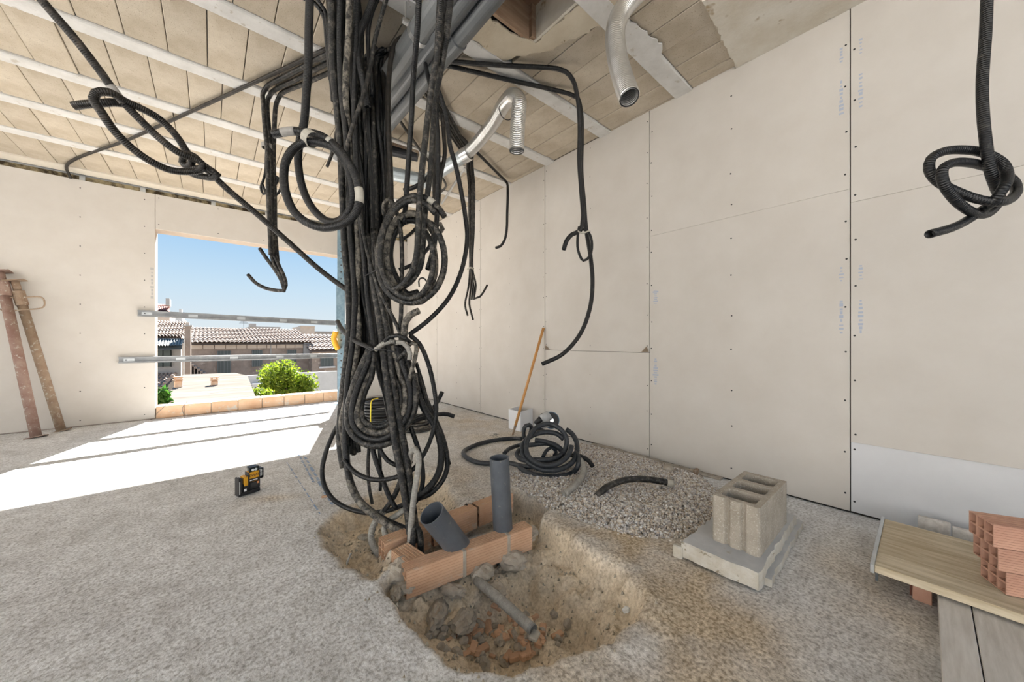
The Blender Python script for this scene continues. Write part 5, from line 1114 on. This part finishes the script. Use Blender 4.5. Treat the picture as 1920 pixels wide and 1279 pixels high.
# crumbs all over the dug area
V = []; Fs = []
pit_all = [np.array(q) for q in shallow]+[np.array(q) for q in deep]
cr = rng.random((1500, 2)); Xc = .35+cr[:, 0]*1.3; Yc = .5+cr[:, 1]*1.6; h_, ds_, dd_2, _ = ground(Xc, Yc); dm = np.maximum(ds_, dd_2); ok = (dm > 0) | (rng.random(len(Xc)) < .10*np.exp(np.minimum(dm, 0)/.06)*3)
t_ = (1+5**.5)/2
tet = np.array([(1, 1, 1), (-1, -1, 1), (-1, 1, -1), (1, -1, -1), (0, 0, -1.2)])
for X_, Y_, Z_ in zip(Xc[ok], Yc[ok], h_[ok]):
    s = rng.uniform(.002, .006); b = len(V); q = tet*s*(1+rng.uniform(-.3, .3, (5, 3)))+np.array([X_, Y_, Z_+s*.5]); V += [tuple(v) for v in q]; Fs += [(b, b+1, b+2), (b, b+3, b+1), (b, b+2, b+3), (b+1, b+3, b+2)]
m = MB(); m.v = V; m.f = Fs; m.build('pit_crumbs', 'crumb', label='loose crumbs of sand and mortar strewn in the dug hole', cat='crumbs', kind='stuff')
for (x, y, s, lab) in ((1175, 1153, .022, 'white plaster chip on the right rim of the hole'), (688, 1057, .018, 'white plaster chip on the dirt left of the bricks')):
    p = PZ(x, y, 0); z = gh(p[0], p[1]); p = PZ(x, y, z+.01); lump((p[0], p[1], gh(p[0], p[1])+.008), s, int(x), 'chip_white', 'plaster_chip', lab, 'chip', sub=0, flat=.5)
p = PZ(609, 931, .006); MB().obox(p, Matrix.Rotation(-.2, 3, 'Z').transposed(), (.018, .007, .006), .002).build('brick_chip', 'clay', label='small orange brick chip on the floor beside the blue chalk line', cat='chip')
p0, p1 = PZ(648, 1062, -.05), PZ(658, 1038, -.02); MB().cyl(p0, p1, .005, n=8).build('bent_nail', 'zinc', label='metal spike sticking out of the dirt left of the bricks', cat='nail')
lump(PZ(682, 1008, -.06), .03, 77, 'cement_block', 'loose_stone', 'dark stone in the dirt left of the hoses', 'stone', sub=1)

# ------------------------------------------------------------------ slab, concrete block
t = thing('plaster_slab', (1.98, .55, 0), 'chipped grey slab lying on the floor under the concrete block', 'slab')
def slab_part(pts, z0, z1, nm, m1, m2):
    pts = np.array(pts); out = []; rr = random.Random(len(pts)+int(z1*100))
    for i in range(len(pts)):
        a, b = pts[i], pts[(i+1) % len(pts)]; k = max(2, int(np.linalg.norm(b-a)/.03))
        for j in range(k): q = a+(b-a)*j/k; out.append(q+np.array([rr.uniform(-.005, .005), rr.uniform(-.005, .005)]))
    c = pts.mean(0); top = [(*(c+(q-c)*.985), z1) for q in out]; n_ = len(out)
    bo = MB(); bo.add([(*q, z0) for q in out]+[(*q, z1-.006) for q in out]+top, [(i, (i+1) % n_, n_+(i+1) % n_, n_+i) for i in range(n_)]+[(n_+i, n_+(i+1) % n_, 2*n_+(i+1) % n_, 2*n_+i) for i in range(n_)])
    bo.build(nm+'_edge', m2, t); MB().add(top, [tuple(range(n_))]).build(nm+'_face', m1, t)
slab_part([(1.60, .705), (1.605, .415), (2.30, .43), (2.30, .70)], .012, .078, 'slab', 'slab', 'slab_side')
slab_part([(1.66, .715), (1.68, .395), (2.37, .41), (2.37, .69)], .002, .03, 'under_slab', 'slab', 'slab_side')
MB().obox((1.60, .72, .03), Matrix.Rotation(.05, 3, 'Z').transposed(), (.012, .02, .028), .004).build('broken_corner', 'slab_side', t)
bx0, bx1, by0, by1, bz0, bz1 = 1.725, 2.165, .442, .624, .078, .283
t = thing('concrete_block', ((bx0+bx1)/2, (by0+by1)/2, bz0), 'grey hollow concrete block with three cells standing on the slab', 'concrete block')
# outline: short end faces the camera with two scallop grooves; three long cells
w_ = (bx1-bx0); d_b = by1-by0
def block():
    N_ = 10
    out = []                                          # plan outline, grooves on the X- face
    ys = np.linspace(by0, by1, 61)
    for y in ys[::-1]:
        u = (y-by0)/(by1-by0)*3; g = .016*math.exp(-((u-1)/.14)**2)+.016*math.exp(-((u-2)/.14)**2)+.010*(math.exp(-(u/.08)**2)+math.exp(-((u-3)/.08)**2)); out.append((bx0+g, y))
    out += [(bx1, by0), (bx1, by1)]
    cells = []
    for k in range(3):
        pw = (bx1-bx0-.03)/3; cx0 = bx0+.03+k*pw; cx1 = cx0+pw-.03; cy0, cy1 = by0+.024, by1-.024; r = .018; c_ = []
        for (X_, Y_, a0) in ((cx1-r, cy1-r, 0), (cx0+r, cy1-r, 90), (cx0+r, cy0+r, 180), (cx1-r, cy0+r, 270)):
            for a in range(0, 91, 30): c_.append((X_+r*math.cos(math.radians(a0+a)), Y_+r*math.sin(math.radians(a0+a))))
        cells.append(c_)
    return out, cells
out, cells = block()
import bmesh
bm = bmesh.new()
def loop(pts, z): return [bm.verts.new((x, y, z)) for x, y in pts]
for z, flip in ((bz1, False), (bz0, True)):
    edges = []
    for pl in [out]+cells:
        vs = loop(pl, z); edges += [bm.edges.new((vs[i], vs[(i+1) % len(vs)])) for i in range(len(vs))]
    bmesh.ops.triangle_fill(bm, use_beauty=True, use_dissolve=False, edges=edges)
for pl, inner in [(out, False)]+[(c_, True) for c_ in cells]:
    a = loop(pl, bz0); b = loop(pl, bz1); n_ = len(pl)
    for i in range(n_): bm.faces.new((a[i], a[(i+1) % n_], b[(i+1) % n_], b[i]))
bmesh.ops.remove_doubles(bm, verts=bm.verts, dist=1e-5); bmesh.ops.recalc_face_normals(bm, faces=bm.faces)
m = MB(); bm.verts.index_update(); m.v = [tuple(v.co) for v in bm.verts]; m.f = [tuple(v.index for v in f.verts) for f in bm.faces]; bm.free()
m.build('block_body', 'cement_block', t)

# ------------------------------------------------------------------ wooden panels at the right edge
PZT = .110
t = thing('formwork_panel', (2.23, -.3, 0.07), 'yellowed wooden formwork panel with a metal end strip, raised off the floor', 'panel')
xs = [1.955, 2.085, 2.305, 2.43, 2.50]
for i in range(len(xs)-1): MB().obox(((xs[i]+xs[i+1])/2, -.33, PZT-.015), np.eye(3), ((xs[i+1]-xs[i])/2-.0012, .455, .015), .002).build('board', 'panel_wood', t)
MB().obox((2.23, .131, PZT-.013), np.eye(3), (.285, .006, .017), .001).build('end_strip', 'zinc', t)
MB().obox((1.975, .12, PZT-.045), np.eye(3), (.008, .004, .02)).build('bent_nail', 'shutter_bar', t)
t = thing('plank_panel', (1.75, -.4, .0), 'grey weathered plank panel lying under the yellowed one', 'panel')
ys = [-.030, -.105, -.235, -.36, -.50]
for i in range(len(ys)-1): MB().obox((1.73, (ys[i]+ys[i+1])/2, .055), np.eye(3), (.55, (ys[i]-ys[i+1])/2-.0015, .014), .002).build('plank', 'plank_wood', t)
for x in (1.35, 1.8, 2.2): MB().obox((x, -.27, .0205), np.eye(3), (.04, .23, .0205), .002).build('batten', 'plank_wood', t)
t = thing('support_brick', (2.04, .01, 0), 'brownish brick propping the wooden panel, in the gap below it', 'brick')
MB().obox((2.08, .005, .039), np.eye(3), (.06, .024, .039), .002).build('brick_body', 'clay_red', t); MB().obox((2.075, .033, .039), np.eye(3), (.05, .003, .03)).build('cell', 'clay_hole_shade', t)  # thin dark plate on the brick, shade of an open cell as colour
t = thing('board_offcut', (2.62, -.12, 0), 'whitish board offcut standing between the wooden panel and the wall', 'board')
MB().obox((2.63, -.03, .062), np.eye(3), (.012, .05, .062), .002).build('short_board', 'plank_wood', t); MB().obox((2.63, -.20, .056), np.eye(3), (.012, .115, .056), .002).build('long_board', 'plank_wood', t)

# ------------------------------------------------------------------ steel props leaning on the window wall
def prop(foot, top, r, mt, lab, pin):
    f = PZ(*foot, 0.); f[1] = min(f[1], YW-.10); tp = PY(*top, YW-.08); d_ = (tp-f)/np.linalg.norm(tp-f); L = np.linalg.norm(tp-f)
    t = thing('steel_prop', f, lab, 'prop', 'steel props leaning on the window wall')
    MB().cyl(f+d_*.01, tp-d_*.12, r, n=18).build('outer_tube', mt, t, smooth=True)
    MB().pipe(tp-d_*.20, tp-d_*.05, r*1.22, r*.22, 18).build('collar', mt, t)
    MB().cyl(tp-d_*.05, tp+d_*.06, r*.8, n=14).build('inner_tube', mt, t, smooth=True)
    u = np.cross(d_, (0, 1, 0)); u /= np.linalg.norm(u); v = np.cross(d_, u)
    MB().obox(f+d_*.004, (u, v, d_), (.065, .06, .004)).build('foot_plate', mt, t)
    MB().obox(tp+d_*.06, (u, v, d_), (.07, .06, .004)).build('head_plate', mt, t)
    if pin:
        c = tp-d_*.12; pts = [c+u*.03, c+u*.13+d_*.02, c+u*.15-d_*.05, c+u*.12-d_*.12, c-d_*.13, c-u*.14-d_*.12, c-u*.15-d_*.02, c-u*.03]
        pts = [p-np.array([0, .045, 0]) for p in pts]; tube(pts, .007, .02, 8, False).build('handle_ring', 'rust', t, smooth=True)
prop((115, 808), (31, 537), .036, 'rust', 'rust-brown steel prop with a wire handle leaning on the window wall', True)
prop((68, 820), (2, 520), .038, 'rust_red', 'reddish steel prop at the left edge of the picture', False)
hose([PY(4, 524, YW-.03), PY(14, 528, YW-.04), PY(26, 533, YW-.05)], r=.006, mt='hose_black', lab='dark wire tying the two props together', name='wire_tie', cat='wire')

# ------------------------------------------------------------------ yellow and black laser level on the floor
l0, l1 = PZ(447, 934, 0.), PZ(488, 921, 0.); d_, n_, z_, L = frame(l0, l1); fn = -n_      # d_: along the tool to the right, fn: toward the camera
t = thing('laser_level', (l0+l1)/2, 'yellow and black laser level tool standing on the sunlit floor edge', 'laser level')
TD = .055
def lb(u0, u1, z0, z1, nm, mt, f0=-TD, f1=0., bev=.003):
    return MB().obox(l0+d_*(u0+u1)/2*L+z_*(z0+z1)/2-fn*(-(f0+f1)/2), (d_, fn, z_), ((u1-u0)/2*L, (f1-f0)/2, (z1-z0)/2), bev).build(nm, mt, t)
lb(.05, 1.0, .004, .028, 'base', 'black_plastic', -TD, .002)
lb(.22, .97, .028, .075, 'battery_body', 'black_plastic')
lb(.48, .97, .075, .138, 'housing', 'yellow', -TD, 0)
lb(.45, .49, .04, .138, 'left_bumper', 'black_plastic', -TD, .004); lb(.95, .99, .03, .138, 'right_bumper', 'black_plastic', -TD, .004)
lb(.48, .95, .078, .098, 'control_panel', 'black_plastic', 0, .003, .001)
lb(.24, .44, .06, .118, 'side_cover', 'yellow', -TD, .002); lb(.0, .09, .004, .118, 'mount_plate', 'black_plastic', -TD, .004); lb(.10, .20, .004, .112, 'mount_clip', 'dark_rubber')
lb(.015, .07, .02, .098, 'mount_magnet', 'zinc', .004, .006, .001)
lb(.54, .92, .138, .162, 'top_window', 'glass_dark', -TD*.9, -.004); lb(.50, .96, .162, .168, 'top_guard', 'black_plastic', -TD, 0)
for u in (.52, .94): lb(u-.02, u+.02, .138, .163, 'guard_post', 'black_plastic', -.012, 0)
lb(1.0, 1.13, .095, .140, 'side_window', 'lens', -TD*.85, -.008); lb(.99, 1.15, .140, .147, 'side_guard', 'black_plastic'); lb(1.13, 1.17, .085, .147, 'side_guard', 'black_plastic'); lb(.99, 1.15, .082, .09, 'side_guard', 'black_plastic')
for u in (.66, .80): 
    c = l0+d_*u*L+z_*.15; MB().cyl(c-fn*.008, c-fn*.001, .008, n=14).build('lens', 'lens', t)
for u in (.55, .68, .81):
    c = l0+d_*u*L+z_*.088+fn*.0035; MB().obox(c, (d_, fn, z_), (.006, .001, .003)).build('button', 'white_plastic', t)
lb(.55, .90, .045, .07, 'rating_label', 'dark_rubber', 0, .002, .0005)
lb(.84, .93, .058, .072, 'badge', 'orange', .002, .003, .0005)
lb(.24, .36, .028, .045, 'release_button', 'white_plastic', 0, .004, .002)
fc = bpy.data.curves.new('lettering', 'FONT'); fc.body = 'DEWALT'; fc.size = .022; fc.align_x = 'CENTER'; fc.align_y = 'CENTER'; fc.extrude = .0006
fo = bpy.data.objects.new('lettering', fc); COL.objects.link(fo); dg_ = bpy.context.evaluated_depsgraph_get(); fm = bpy.data.meshes.new_from_object(fo.evaluated_get(dg_)); bpy.data.objects.remove(fo)
fm.materials.clear(); fm.materials.append(MATS['black_plastic'])
c = l0+d_*.715*L+z_*.117+fn*.0012
fm.transform(Matrix(((d_[0]*1.0, z_[0], fn[0], c[0]-WL[t.name][0]), (d_[1], z_[1], fn[1], c[1]-WL[t.name][1]), (d_[2], z_[2], fn[2], c[2]-WL[t.name][2]), (0, 0, 0, 1))))
fo = bpy.data.objects.new('lettering', fm); COL.objects.link(fo); fo.parent = t
